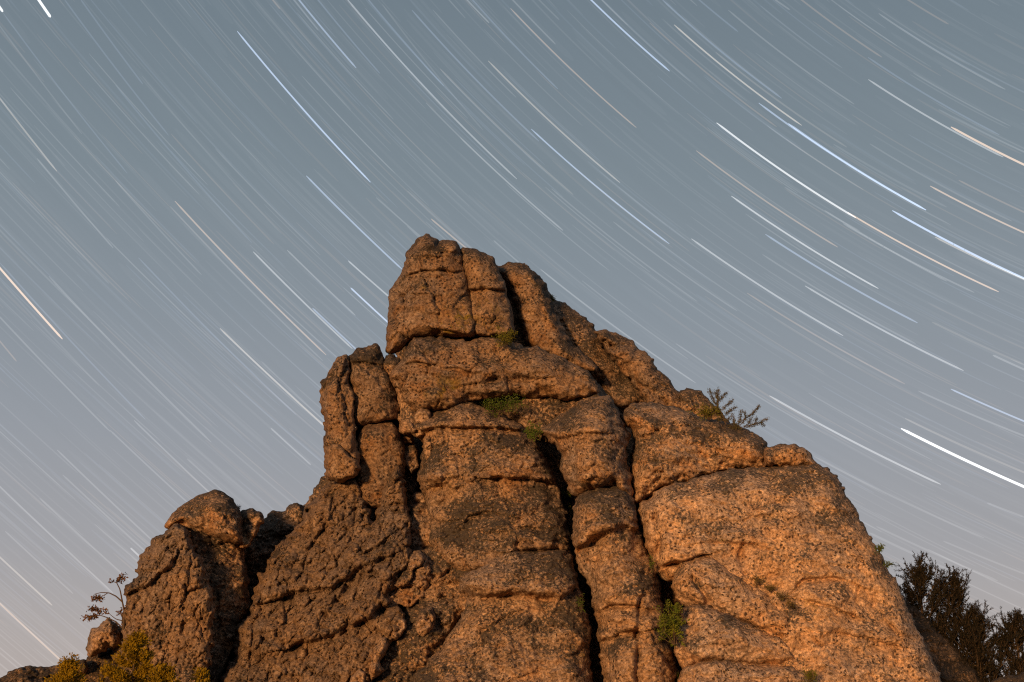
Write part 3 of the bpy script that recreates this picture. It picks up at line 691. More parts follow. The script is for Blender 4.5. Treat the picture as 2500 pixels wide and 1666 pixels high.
rock('right_buttress', R(7, [(190, 905), (250, 860), (300, 830), (350, 765), (430, 738), (600, 712), (720, 664), (860, 622), (1000, 622), (1180, 610), (1300, 592), (1400, 592), (1540, 590), (1620, 620), (1690, 670), (1740, 740), (1770, 820), (1830, 920), (1880, 1010),
     (1930, 1110), (1990, 1220), (2060, 1340), (2130, 1450), (2180, 1540), (2230, 1660), (2290, 1800), (2380, 1980), (2440, 2120), (2480, 2200), (2560, 2500), (2650, 3300), (1000, 3300), (900, 1700), (700, 1480), (440, 1470), (330, 1420), (320, 1350), (290, 1280), (250, 1200), (225, 1080)]),
     51.6, OUT, painted_light=.86, k=0.36, m=0.05, T=1.9, Rp=76, rvar=.5, dome=0.5, seed=63, rough=0.75, lichen=0.20, up=.5, stain_glow=0.28, smooth=1, pw=.42,
     cracks=[cr(7, [(300, 840), (310, 1000), (340, 1150), (330, 1350)], 9, .55), cr(7, [(330, 1370), (440, 1345), (560, 1315), (650, 1285)], 6, .6, .3), cr(7, [(800, 1000), (950, 1010), (1100, 970), (1160, 965)], 4, .18, .08),
             cr(7, [(980, 1190), (960, 1300), (1000, 1420)], 7, .4), cr(7, [(700, 1180), (850, 1165), (980, 1190), (1060, 1200)], 6, .18, .14), cr(8, [(440, 860), (490, 820), (600, 800), (740, 800), (850, 830), (910, 850)], 5, .32, .14),
             cr(8, [(530, 960), (620, 980), (710, 1000), (780, 1040), (860, 1070)], 5, .32, .14), cr(8, [(860, 1070), (890, 960), (900, 880)], 4, .18), cr(8, [(1140, 1150), (1190, 1210), (1270, 1220)], 5, .25, .1), cr(8, [(700, 1200), (850, 1220), (1000, 1250), (1100, 1290), (1180, 1300)], 5, .2, .1),
             cr(7, [(1170, 590), (1300, 640), (1500, 640)], 5, .15, .06), cr(7, [(1550, 880), (1700, 940), (1850, 940)], 5, .1, .05), cr(8, [(690, 700), (900, 720), (1000, 850), (1010, 1000)], 6, .14)],
     bumps=[(2020, 1455, 58, 36, .35), (1990, 1500, 70, 60, .12), (2070, 1350, 80, 70, .15)],
     spots=[(1850, 1250, 20, 1, .9), (2000, 1560, 24, 1, .9), (1800, 1335, 60, 1, .5), (1765, 1315, 9, 2, .8), (1940, 1190, 80, 0, .3), (2050, 1290, 70, 0, .2), (1960, 1130, 60, 0, .2), (1980, 1480, 30, 2, .4), (1600, 1300, 60, 0, -.2)])
rock('lobe_block', R(6, [(1658, 830), (1665, 745), (1700, 692), (1800, 642), (1880, 630), (1970, 660), (2050, 730), (2127, 780), (2250, 850), (2350, 920), (2460, 990), (2530, 1045), (2570, 1120), (2560, 1190), (2520, 1260), (2400, 1230), (2250, 1150), (2127, 1095),
     (2010, 1055), (1920, 1000), (1800, 990), (1730, 975), (1680, 915)]),
     50.0, OUT, m=0.05, painted_light=.84, k=0.42, T=1.4, Rp=52, dome=0.5, seed=64, grow=7.5, rough=0.8, lichen=0.14, up=.55, stain_glow=0.2, smooth=1, cracks=[cr(6, [(1800, 790), (1830, 880), (1900, 970), (2010, 1050)], 7, .4, -.15)],
     spots=[(1930, 1515, 50, 1, .4)])
rock('lobe_block', R(6, [(1715, 1130), (1735, 1050), (1800, 1000), (1900, 1005), (2010, 1062), (2127, 1102), (2250, 1160), (2400, 1240), (2500, 1290), (2560, 1380), (2500, 1440), (2400, 1430), (2127, 1405), (2000, 1398), (1850, 1410), (1780, 1440), (1720, 1448), (1690, 1370), (1690, 1250)]),
     49.9, OUT, m=0.05, painted_light=.84, k=0.38, T=1.4, Rp=50, dome=0.5, seed=65, grow=7.5, rough=0.8, lichen=0.14, up=.55, stain_glow=0.2, smooth=1, cracks=[cr(6, [(1690, 1300), (1760, 1260), (1830, 1180)], 5, .15)])
rock('lobe_block', R(6, [(1705, 1500), (1780, 1445), (1900, 1408), (2127, 1412), (2400, 1440), (2600, 1470), (2750, 1600), (2800, 1800), (2850, 2550), (1720, 2550), (1705, 1700)]),
     49.8, OUT, m=0.05, painted_light=.84, k=0.34, T=1.4, Rp=46, dome=0.5, seed=66, grow=7.5, rough=0.8, lichen=0.14, up=.55, stain_glow=0.2, smooth=1, cracks=[cr(6, [(1800, 1450), (1810, 1568)], 5, .3)])

# --- dark saddle between the tower and the outcrop
rock('saddle_block', R(4, [(265, 560), (300, 480), (380, 400), (460, 350), (520, 300), (600, 310), (620, 280), (680, 240), (705, 265), (745, 290), (760, 400), (700, 520), (600, 700), (520, 900), (460, 1100), (380, 1300), (250, 1568), (200, 1800), (200, 2550), (-60, 2550), (60, 1700), (160, 1300), (250, 1000), (260, 750)]),
     60.2, OUT, k=0.30, T=1.2, Rp=50, dome=0.4, seed=71, facet=0.6, rough=1.3, lichen=0.85, stain_glow=0.45, smooth=1)

# --- left tower
TOW = empty('rock_tower', (-14.0, 57.0, 0.0), 'craggy granite tower with a rounded cap stone beside the dark cleft', 'rock formation')
rock('core', [(425, 1300), (470, 1250), (560, 1260), (600, 1290), (600, 1420), (560, 1990), (310, 1990), (320, 1420)], 59.0, TOW, k=0.22, T=0.6, Rp=40, Tb=4, seed=6, lichen=0.75, stain_glow=0.35, facet=0.5, step=8, grow=0)
rock('tower_face', R(3, [(918, 1230), (940, 1100), (920, 1050), (940, 960), (928, 900), (940, 850), (990, 820), (1020, 770), (1035, 680), (1060, 620), (1100, 570), (1150, 500), (1230, 455), (1300, 398), (1380, 428), (1410, 480), (1440, 560), (1480, 640),
     (1510, 720), (1540, 800), (1560, 900), (1582, 1000), (1592, 1100), (1562, 1160), (1575, 1260), (1562, 1350), (1535, 1450), (1515, 1568), (1500, 1800), (1500, 2550), (880, 2550), (895, 1700), (905, 1400)]),
     55.2, TOW, painted_light=.2, k=0.22, m=-0.35, T=1.2, Rp=30, dome=0.3, seed=81, rough=0.3, scale=(0.18, 14, 15, 44), lichen=0.08, up=0.25, stain_glow=0.05, smooth=1, edge=1.6,
     cracks=[cr(3, [(940, 925), (1030, 880), (1120, 840), (1200, 770), (1260, 720), (1290, 670)], 6, .6, .2), cr(3, [(1180, 700), (1180, 770)], 4, .3), cr(3, [(1370, 850), (1370, 1000), (1350, 1200)], 4, .35), cr(3, [(1000, 1030), (1060, 900)], 4, .25),
             cr(3, [(1380, 900), (1460, 870), (1540, 850)], 4, .3, .1), cr(3, [(1440, 560), (1420, 700), (1390, 850)], 4, .25)],
     spots=[(495, 1545, 18, 1, 1), (370, 1530, 60, 0, .3), (470, 1450, 40, 0, -.2)])
rock('tower_side', R(3, [(1400, 435), (1550, 455), (1700, 500), (1790, 540), (1815, 700), (1840, 900), (1860, 1010), (1770, 1110), (1745, 1250), (1660, 1450), (1600, 1600), (1560, 1800), (1560, 2550), (1400, 2550), (1420, 1600), (1450, 1000), (1440, 700)]),
     56.4, TOW, k=0.22, m=0.8, T=0.9, Rp=40, dome=0.3, seed=82, facet=0.5, rough=1.2, lichen=0.72, stain_glow=0.5, smooth=1)  # heavy lichen here also paints in the shade on this side
rock('cap_stone', R(3, [(1238, 425), (1260, 360), (1310, 310), (1380, 260), (1450, 210), (1530, 180), (1610, 158), (1680, 190), (1730, 240), (1770, 300), (1785, 380), (1785, 480), (1770, 535), (1650, 495), (1550, 465), (1450, 445), (1400, 425), (1320, 395)]),
     55.3, TOW, k=0.25, T=1.5, Rp=70, rvar=.3, edge=.5, grow=6, dome=0.5, seed=83, rough=0.8, facet=0.12, lichen=0.55, stain_glow=0.75, smooth=1, cracks=[cr(3, [(1250, 420), (1350, 390), (1420, 420)], 5, .3)])
rock('cap_stone', R(3, [(1783, 310), (1860, 285), (1930, 310), (1957, 350), (1920, 400), (1880, 480), (1840, 560), (1790, 560), (1778, 420)]),
     55.9, TOW, k=0.25, T=0.9, Rp=26, seed=84, rough=0.6, facet=0.4, lichen=0.45, stain_glow=0.5, smooth=1)

# --- smaller rocks at the edges
b1 = empty('boulder', (-17.0, 58.0, 0.0), 'small squarish boulder perched beside the bare sapling', 'boulder')
rock('boulder_body', R(3, [(655, 1250), (680, 1190), (760, 1150), (800, 1098), (840, 1118), (862, 1170), (882, 1220), (882, 1285), (800, 1305), (740, 1335), (680, 1372), (655, 1350)]),
     58.0, b1, T=0.9, Rp=22, Tb=1.2, seed=91, scale=(0.12, 14, 10, 24), lichen=0.15, stain_glow=0.0, smooth=1)
rock('boulder_foot', R(3, [(850, 1200), (870, 1165), (912, 1180), (925, 1230), (925, 1420), (840, 1420)]), 58.4, b1, T=0.6, Rp=20, Tb=1.0, seed=92, lichen=0.9, stain_glow=0.2, smooth=1)
s1 = empty('rock_slope', (-20.0, 59.0, 0.0), 'dark lichen-covered rock slope behind the yellow conifers', 'rock slope')
rock('slope_face', R(3, [(-200, 1640), (-60, 1590), (60, 1512), (130, 1470), (240, 1470), (330, 1462), (400, 1455), (480, 1432), (560, 1425), (640, 1440), (660, 1375), (720, 1345), (800, 1312), (880, 1292), (960, 1330), (980, 1700), (1000, 2550), (-500, 2550), (-400, 1900)]),
     58.6, s1, painted_light=.2, k=0.5, T=1.2, Rp=46, seed=93, facet=0.5, rough=1.4, lichen=0.95, stain_glow=0.05, smooth=1)
rock('slope_knob', R(3, [(555, 1440), (575, 1412), (620, 1410), (645, 1440), (640, 1500), (570, 1510)]), 58.3, s1, T=0.5, Rp=14, Tb=.6, seed=94, lichen=0.95, stain_glow=0.05, smooth=1)
s2 = empty('rock_slope', (21.0, 60.0, 0.0), 'dark rock slope under the pines beside the bright buttress', 'rock slope')
rock('slope_face', R(8, [(1080, 880), (1180, 905), (1230, 945), (1260, 980), (1330, 1030), (1400, 1090), (1490, 1210), (1580, 1280), (1650, 1350), (1700, 1430), (1760, 1500), (1830, 1568), (1950, 1750), (2400, 2550), (1200, 2550), (1100, 1500), (1050, 1200)]),
     63.0, s2, painted_light=.05, k=0.5, m=0.5, T=1.3, Rp=60, seed=95, facet=0.3, rough=1.3, lichen=0.95, stain_glow=0.25, smooth=1)  # shade behind the buttress painted in by darker rock and dense lichen
b2 = empty('boulder', (27.0, 57.0, 0.0), 'low reddish rock at the foot of the dark pines', 'boulder')
rock('boulder_body', R(8, [(1830, 1640), (1900, 1568), (2000, 1532), (2060, 1537), (2127, 1512), (2220, 1500), (2400, 1530), (2500, 1700), (2500, 2550), (1800, 2550)]),
     57.0, b2, k=0.3, T=1.3, Rp=50, seed=96, facet=0.3, rough=1.2, lichen=0.5, stain_glow=0.3, smooth=1)

# ------------------------------------------------------------------ plants
bpy.context.view_layer.update()
DG = bpy.context.evaluated_depsgraph_get()
def hit(px, py, default=None):
    """where the sight line through a photo pixel meets the rock"""
    d = rays(float(px), float(py)); d = d / np.linalg.norm(d)
    ok, loc, nrm, idx, ob, mt = scn.ray_cast(DG, Vector(CAM), Vector(d), distance=400.0)
    if ok:
        return np.array(loc)
    return on_plane(np.array(float(px)), np.array(float(py)), default or 56.0)
def RP(r, u, v):
    return R(r, [(u, v)])[0]
def at_y(px, py, Y):
    d = rays(np.array(float(px)), np.array(float(py)))
    return CAM + d * (Y / d[1])

def tubes(paths, r0, r1, sides=5):
    """tapered round stems along polylines; r0, r1: radius at start and end, or lists"""
    V, Fc, base = [], [], 0
    for i, p in enumerate(paths):
        p = np.asarray(p, float); n = len(p)
        a = r0[i] if hasattr(r0, '__len__') else r0; b = r1[i] if hasattr(r1, '__len__') else r1
        t = np.gradient(p, axis=0); t /= np.linalg.norm(t, axis=1, keepdims=True) + 1e-9
        ref = np.array([0.31, 0.87, 0.22]); s = np.cross(t, ref); s /= np.linalg.norm(s, axis=1, keepdims=True) + 1e-9
        q = np.cross(t, s)
        rr = np.linspace(a, b, n)[:, None]
        for k in range(sides):
            an = 2 * np.pi * k / sides
            V.append(p + rr * (np.cos(an) * s + np.sin(an) * q))
        for j in range(n - 1):
            for k in range(sides):
                k2 = (k + 1) % sides
                Fc.append((base + k * n + j, base + k2 * n + j, base + k2 * n + j + 1, base + k * n + j + 1))
        base += sides * n
    return np.concatenate(V), np.array(Fc)

def leaf_quads(P, D, L, W, rs):
    """one kite-shaped leaf per point: D its direction, L length, W width"""
    n = len(P)
    D = D / (np.linalg.norm(D, axis=1, keepdims=True) + 1e-9)
    s = np.cross(D, rs.normal(size=(n, 3))); s /= np.linalg.norm(s, axis=1, keepdims=True) + 1e-9
    L = (L * rs.uniform(.6, 1.3, n))[:, None]; W = (W * rs.uniform(.6, 1.3, n))[:, None]
    bend = np.cross(D, s) * L * 0.12
    v = np.stack([P, P + D * L * .5 + s * W * .5 + bend, P + D * L, P + D * L * .5 - s * W * .5 + bend], 1).reshape(-1, 3)
    return v, np.arange(4 * n).reshape(-1, 4)

def resample(p, n):
    p = np.asarray(p, float)
    s = np.concatenate([[0], np.cumsum(np.linalg.norm(np.diff(p, axis=0), axis=1))])
    q = np.linspace(0, s[-1], n)
    return np.stack([np.interp(q, s, p[:, i]) for i in range(3)], 1)

def shrub(name, label, r, u, v, w, h, n, mat, cat='shrub', seed=0, leaf=(.09, .05), stems=9, lean=0.0, group=None, pt=None, clump=7, grassy=False):
    """bush rooted where the base pixel meets the rock; w, h in photo-crop pixels"""
    rs = np.random.RandomState(seed + 900)
    sc = RG[r][2]
    px, py = RP(r, u, v)
    b = hit(px, py) if pt is None else pt
    m = np.linalg.norm(b - CAM) / F * sc
    W0 = w * m / 2
    b = b + np.array([0, -0.3 - .15 * min(W0, 2), -0.02])
    W = w * m / 2; H = h * m
    root = empty(name, b, label, cat, group)
    paths = []; cl = []
    for i in range(stems):
        a = rs.uniform(0, 2 * np.pi); rr = rs.uniform(.1, 1) ** .6
        top = b + np.array([W * rr * np.cos(a) + lean * H, min(W, .6) * rr * np.sin(a) * .7 - .15, H * rs.uniform(.45, 1.0) * (1 - .35 * rr * rr)])
        mid = b + (top - b) * .5 + rs.normal(size=3) * .08 * H
        p = resample([b + rs.normal(size=3) * .04 * W, mid, top], 6)
        paths.append(p)
        for j in range(3):
            q0 = p[rs.randint(2, 5)]
            q1 = q0 + (rs.normal(size=3) * np.array([W * .35, W * .25, H * .16])) + np.array([0, 0, H * .08])
            paths.append(resample([q0, q1], 4))
    vb, fb = tubes(paths, [0.018 if i % 4 == 0 else 0.009 for i in range(len(paths))], 0.004, 4)
    raw_mesh('stems', vb, fb, M_BARK, root, True)
    PP, DD = [], []
    for i in range(n):
        p = paths[rs.randint(len(paths))]
        t = rs.uniform(.25, 1) ** .7 * (len(p) - 1.001); k = int(t); q = p[k] + (p[k + 1] - p[k]) * (t - k)
        PP.append(q + rs.normal(size=3) * (.03 + .05 * W)); d = (p[k + 1] - p[k]); d = d / (np.linalg.norm(d) + 1e-9)
        DD.append(d + rs.normal(size=3) * (.35 if grassy else .8))
    v_, f_ = leaf_quads(np.array(PP), np.array(DD), leaf[0], leaf[1], rs)
    raw_mesh('foliage', v_, f_, mat, root, False)
    return root

GS = 'small bushes rooted in the rock ledges'
shrub('shrub', 'yellow-green bush on the ledge right under the summit blocks', 1, 1530, 930, 240, 115, 900, M_SHRUB, seed=1, leaf=(.085, .045), group=GS)
shrub('shrub', 'wide straggly bush in the hollow below the big ledge block', 1, 1540, 1345, 500, 340, 2400, M_SHRUB, seed=2, stems=16, leaf=(.08, .045), group=GS)
shrub('shrub', 'low weedy bush below the straggly one, on top of the central buttress', 1, 1470, 1465, 360, 160, 1500, M_GREEN, seed=3, stems=12, leaf=(.07, .04), group=GS)
shrub('shrub', 'green bush wedged at the head of the cleft beside the central buttress', 5, 1270, 440, 150, 180, 1000, M_GREEN, seed=4, leaf=(.075, .045), group=GS)
shrub('shrub', 'green sprig hanging on the buttress edge halfway down the dark cleft', 5, 1490, 860, 120, 110, 600, M_GREEN, seed=5, leaf=(.06, .04), stems=6, group=GS)
shrub('shrub', 'tiny green tuft under the sprig in the dark cleft', 5, 1522, 970, 55, 90, 110, M_GREEN, seed=6, leaf=(.06, .035), stems=4, group=GS)
shrub('shrub', 'largest bright green bush, between the middle column and the lobed blocks', 6, 1650, 1300, 170, 370, 2200, M_LEAFY, seed=7, stems=15, leaf=(.085, .055), group=GS, pt=at_y(*RP(6, 1650, 1290), hit(*RP(6, 1740, 1250))[1] - .1))
shrub('shrub', 'narrow strip of green growing along the right edge of the middle column', 6, 1495, 760, 46, 160, 160, M_GREEN, seed=8, stems=5, leaf=(.07, .03), lean=-.1, group=GS)
shrub('shrub', 'thin green tuft low on the central buttress edge by the cleft', 6, 965, 1060, 60, 150, 150, M_GREEN, seed=9, stems=5, leaf=(.07, .03), group=GS)
shrub('shrub', 'little green plant at the foot of the middle column slab', 6, 1685, 1600, 80, 110, 350, M_GREEN, seed=10, stems=5, leaf=(.06, .035), group=GS)
shrub('shrub', 'small grass-like plant growing out of the lowest lobed block', 8, 530, 1590, 100, 120, 420, M_SHRUB, seed=11, stems=8, leaf=(.10, .025), grassy=True, group=GS)
for i, (u, v, lb) in enumerate(((150, 850, 'uppermost dry grass tuft in the diagonal crack above the lobed blocks'), (230, 900, 'second dry grass tuft down the diagonal crack above the lobed blocks'),
                               (310, 960, 'third dry grass tuft down the diagonal crack above the lobed blocks'), (380, 1020, 'lowest dry grass tuft in the diagonal crack above the lobed blocks'))):
    shrub('grass_tuft', lb, 8, u, v, 90, 60, 130, M_DRY, cat='grass', seed=20 + i, stems=7, leaf=(.14, .022), grassy=True, group='dry grass tufts in the diagonal crack')
shrub('shrub', 'upper dark green tuft on the sloping right edge of the buttress', 8, 1035, 625, 80, 70, 260, M_GREEN, seed=30, stems=6, leaf=(.07, .04), group=GS)
shrub('shrub', 'lower dark green tuft on the sloping right edge of the buttress', 8, 1095, 715, 60, 40, 160, M_GREEN, seed=31, stems=5, leaf=(.07, .04), group=GS)
shrub('shrub', 'tiny moss-green tuft behind the summit column', 1, 1880, 590, 60, 40, 160, M_SHRUB, seed=32, stems=5, leaf=(.06, .04), group=GS)
shrub('shrub', 'dense dull green bush hugging the ridge knob beside the small conifer', 2, 1500, 1345, 290, 120, 900, M_SHRUB, seed=33, stems=14, leaf=(.075, .045), group=GS)
shrub('shrub', 'tiny dark sprout behind the cap stone of the tower', 3, 1785, 300, 30, 45, 90, M_PINE, seed=34, stems=4, leaf=(.07, .025), group=GS)

# small conifer leaning out from the ridge
def traced(name, label, cat, r, base, paths, Y, r0, leafspec, mat, seed=0, jit=.25):
    rs = np.random.RandomState(seed)
    b = at_y(*RP(r, *base), Y)
    root = empty(name, b, label, cat)
    P3 = []
    for p in paths:
        dy = rs.uniform(-jit, jit)
        q = [at_y(*RP(r, *uv), Y + dy * i / max(1, len(p) - 1)) for i, uv in enumerate(p)]
        P3.append(resample(q, max(4, 3 * len(q))))
    vb, fb = tubes(P3, r0, [x * .4 for x in r0], 5)
    raw_mesh('branches', vb, fb, M_BARK, root, True)
    PP, DD = [], []
    L, W, dens, t0, spread, noise_ = leafspec
    for p in P3:
        ln = np.linalg.norm(np.diff(p, axis=0), axis=1).sum()
        for _ in range(int(dens * ln)):
            t = rs.uniform(t0, 1) * (len(p) - 1.001); k = int(t)
            d = p[k + 1] - p[k]; d = d / np.linalg.norm(d)
            PP.append(p[k] + (p[k + 1] - p[k]) * (t - k) + rs.normal(size=3) * spread); DD.append(d + rs.normal(size=3) * noise_)
    if PP:
        v_, f_ = leaf_quads(np.array(PP), np.array(DD), L, W, rs)
        raw_mesh('needles' if mat is M_CONIFER else 'foliage', v_, f_, mat, root, False)
    return root, P3
RIDGE = [[(1640, 1370), (1600, 1300), (1572, 1230), (1580, 1100)], [(1570, 1230), (1535, 1170), (1512, 1105)], [(1575, 1200), (1620, 1150), (1642, 1128)], [(1600, 1260), (1650, 1220), (1690, 1185)], [(1574, 1180), (1560, 1140), (1552, 1115)],
         [(1620, 1310), (1660, 1270), (1712, 1238)], [(1640, 1345), (1668, 1318)], [(1720, 1405), (1700, 1340), (1688, 1295)], [(1725, 1395), (1750, 1320), (1755, 1268)], [(1740, 1385), (1790, 1320), (1840, 1290), (1892, 1230)],
         [(1750, 1395), (1850, 1370), (1910, 1352), (1948, 1328)], [(1850, 1370), (1872, 1325)], [(1800, 1378), (1830, 1330)], [(1790, 1318), (1782, 1280)], [(1645, 1372), (1690, 1395), (1750, 1395)], [(1900, 1354), (1925, 1378)], [(1610, 1300), (1570, 1290), (1540, 1250)], [(1620, 1330), (1580, 1330)]]
yb = hit(*RP(2, 1640, 1385))[1]
traced('ridge_conifer', 'small sparse conifer leaning out from the right-hand ridge against the sky', 'conifer', 2, (1640, 1372), RIDGE, yb - .2, [.035] + [.013] * (len(RIDGE) - 1), (.11, .026, 260, .10, .04, .6), M_CONIFER, 41)
SAP = [[(915, 1180), (925, 1060), (905, 960), (890, 880), (865, 830)], [(865, 830), (895, 795), (922, 768)], [(865, 830), (822, 815)], [(905, 970), (860, 930), (810, 905), (750, 902), (700, 915)], [(800, 905), (770, 925), (720, 948)],
       [(912, 1170), (860, 1120), (800, 1090), (740, 1070), (690, 1085)], [(920, 1115), (860, 1100), (815, 1065), (800, 1040)], [(905, 1020), (888, 1052)], [(740, 1070), (715, 1030), (680, 1015)], [(730, 1072), (680, 1090), (640, 1098)]]
ys = hit(*RP(3, 930, 1120))[1]
root, P3 = traced('bare_sapling', 'nearly bare sapling with a few brown leaf clusters beside the tower', 'sapling', 3, (915, 1180), SAP, ys - .1, [.055, .03, .022, .035, .02, .035, .025, .018, .02, .02], (.1, .05, 0, .5, .02, .6), M_BROWN, 42, .15)
rs = np.random.RandomState(43)
PP, DD = [], []
for (u, v, su, sv, n) in ((905, 790, 14, 16, 60), (885, 815, 10, 8, 30), (825, 818, 8, 6, 16), (735, 942, 18, 8, 70), (700, 950, 12, 6, 36), (690, 1025, 16, 9, 60), (735, 1038, 16, 10, 50), (785, 1040, 8, 8, 24), (660, 1090, 20, 8, 70), (700, 1075, 16, 7, 50), (888, 1053, 7, 7, 20), (928, 1025, 8, 8, 20)):
    c0 = at_y(*RP(3, u, v), ys - .1); m = np.linalg.norm(c0 - CAM) / F * .3291
    P = c0 + rs.normal(size=(n, 3)) * np.array([su * m, .08, sv * m])
    PP.append(P); DD.append(rs.normal(size=(n, 3)))
v_, f_ = leaf_quads(np.concatenate(PP), np.concatenate(DD), .125, .075, rs)
raw_mesh('foliage', v_, f_, M_BROWN, root, False)['kind'] = 'stuff'

# dark pines on the right, behind the slope
def pine(label, cx_, top, half, Y, seed, bottom_v, dark=True):
    rs = np.random.RandomState(seed)
    px, py = RP(8, cx_, top)
    tip = at_y(px, py, Y)
    H = tip[2]; X0 = tip[0]
    m = np.linalg.norm(tip - CAM) / F * .3291
    Wd = half * m
    base = np.array([X0, Y, -0.1])
    root = empty('pine_tree', base, label, 'pine tree', 'dark pines beside the outcrop')
    n = 14
    tz = np.linspace(0, H * .93, n)
    tr = np.stack([X0 + np.cumsum(rs.normal(size=n) * .05), Y + np.cumsum(rs.normal(size=n) * .04), tz], 1)
    vb, fb = tubes([tr], [.20], [.04], 8)
    raw_mesh('trunk', vb, fb, M_BARK, root, True)
    limbs, rad0, shoots = [], [], []
    z0 = H * .34
    for i in range(38):
        f = (i + .5) / 38
        z = z0 + (H * .9 - z0) * f
        a = i * 2.4 + rs.uniform(-.5, .5)
        prof = (1 - f) ** .55 * (.45 + .75 * min(1, f * 4)) * rs.uniform(.6, 1.15)
        rr = Wd * prof
        p0 = np.array([np.interp(z, tr[:, 2], tr[:, 0]), np.interp(z, tr[:, 2], tr[:, 1]), z])
        p1 = p0 + np.array([np.cos(a) * rr * .6, np.sin(a) * rr * .6, rr * .18])
        p2 = p0 + np.array([np.cos(a) * rr, np.sin(a) * rr, rr * .55])
        p = resample([p0, p1, p2], 8)
        limbs.append(p); rad0.append(.05 * (1 - f) + .02)
        for j in range(8):
            k = rs.randint(1, 8)
            shoots.append((p[k], rs.uniform(.5, 1.5) * (.8 + .3 * (1 - f)), a + rs.uniform(-1.1, 1.1)))
    for j in range(8):
        shoots.append((np.array([tr[-1 - j // 3, 0], tr[-1 - j // 3, 1], tr[-1 - j // 3, 2]]), rs.uniform(.5, .9), rs.uniform(0, 6.28)))
    tw, PP, DD = [], [], []
    for p0, L, a in shoots:
        el = rs.uniform(.6, 1.35)
        d = np.array([np.cos(a) * np.cos(el), np.sin(a) * np.cos(el), np.sin(el)])
        q = resample([p0, p0 + d * L * .5, p0 + d * L * .95 + np.array([0, 0, L * .12])], 6)
        tw.append(q)
        subs = [q]
        for s_ in range(3):
            k = rs.randint(1, 5); dd = d + rs.normal(size=3) * .5; dd /= np.linalg.norm(dd)
            q2 = resample([q[k], q[k] + dd * L * .38 + np.array([0, 0, L * .08])], 4); tw.append(q2); subs.append(q2)
        for q2 in subs:
            for _ in range(int(46 if q2 is q else 24)):
                t = rs.uniform(.05, 1) * (len(q2) - 1.001); k = int(t); dv = q2[k + 1] - q2[k]; dv = dv / (np.linalg.norm(dv) + 1e-9)
                PP.append(q2[k] + (q2[k + 1] - q2[k]) * (t - k)); DD.append(dv + rs.normal(size=3) * .55)
    vb, fb = tubes(limbs, rad0, .012, 5)
    raw_mesh('limbs', vb, fb, M_BARK, root, True)
    vb, fb = tubes(tw, .011, .005, 3)
    raw_mesh('twigs', vb, fb, M_BARK, root, True)
    v_, f_ = leaf_quads(np.array(PP), np.array(DD), .14, .032, rs)
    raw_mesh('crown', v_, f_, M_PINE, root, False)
    return root
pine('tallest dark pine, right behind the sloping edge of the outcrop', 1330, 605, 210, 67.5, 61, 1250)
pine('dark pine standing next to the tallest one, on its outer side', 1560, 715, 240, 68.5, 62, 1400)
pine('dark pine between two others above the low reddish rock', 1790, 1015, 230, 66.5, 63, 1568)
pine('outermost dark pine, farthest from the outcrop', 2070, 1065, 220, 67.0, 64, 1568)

# yellow-lit conifers in front of the tower
def small_conifer(label, u, v, slope, Y, seed, n=5200, lean=0.0):
    rs = np.random.RandomState(seed)
    tip = at_y(*RP(3, u, v), Y)
    H = tip[2]
    base = np.array([tip[0] - lean * 1.0, Y, -.05])
    root = empty('yellow_conifer', base, label, 'conifer', 'yellow-green conifers in front of the tower')
    tr = resample([base, base * .5 + tip * .5 + rs.normal(size=3) * .03, tip], 10)
    vb, fb = tubes([tr], [.07], [.012], 7)
    raw_mesh('trunk', vb, fb, M_BARK, root, True)
    br, PP, DD = [], [], []
    for i in range(95):
        f = rs.uniform(0, 1) ** .8
        z = H * (.25 + .73 * f)
        p0 = np.array([np.interp(z, tr[:, 2], tr[:, 0]), Y, z])
        rr = (H - z) * slope * rs.uniform(.55, 1.2) + .05
        a = rs.uniform(0, 6.28)
        p = resample([p0, p0 + np.array([np.cos(a) * rr * .55, np.sin(a) * rr * .55, .05]), p0 + np.array([np.cos(a) * rr, np.sin(a) * rr, .10 + .22 * rr])], 7)
        br.append(p)
        m_ = int(n / 95 * (.35 + rr * 1.3))
        t = rs.uniform(.15, 1, m_) * 5.999; k = t.astype(int)
        q = p[k] + (p[k + 1] - p[k]) * (t - k)[:, None]
        PP.append(q + rs.normal(size=(m_, 3)) * .045); DD.append((p[k + 1] - p[k]) / (rr / 6 + .02) + rs.normal(size=(m_, 3)) * .8 + np.array([0, 0, .25]))
    vb, fb = tubes(br, .014, .004, 4)
    raw_mesh('branches', vb, fb, M_BARK, root, True)
    v_, f_ = leaf_quads(np.concatenate(PP), np.concatenate(DD),   .075, .034, rs)
    raw_mesh('foliage', v_, f_, M_YELLOW, root, False)
small_conifer('tallest yellow-green conifer, its pointed top against the tower face', 1015, 1215, .52, 30.0, 71, 19800)
small_conifer('yellow-green conifer standing against the dark slope, apart from the rest', 520, 1395, .55, 30.6, 72, 14300, .1)
small_conifer('low yellow-green conifer crowded against the tallest one', 1210, 1440, .5, 29.6, 73, 14300)
small_conifer('shortest yellow-green conifer, in front of the dark cleft beside the tower', 1490, 1500, .4, 30.3, 74, 9900)

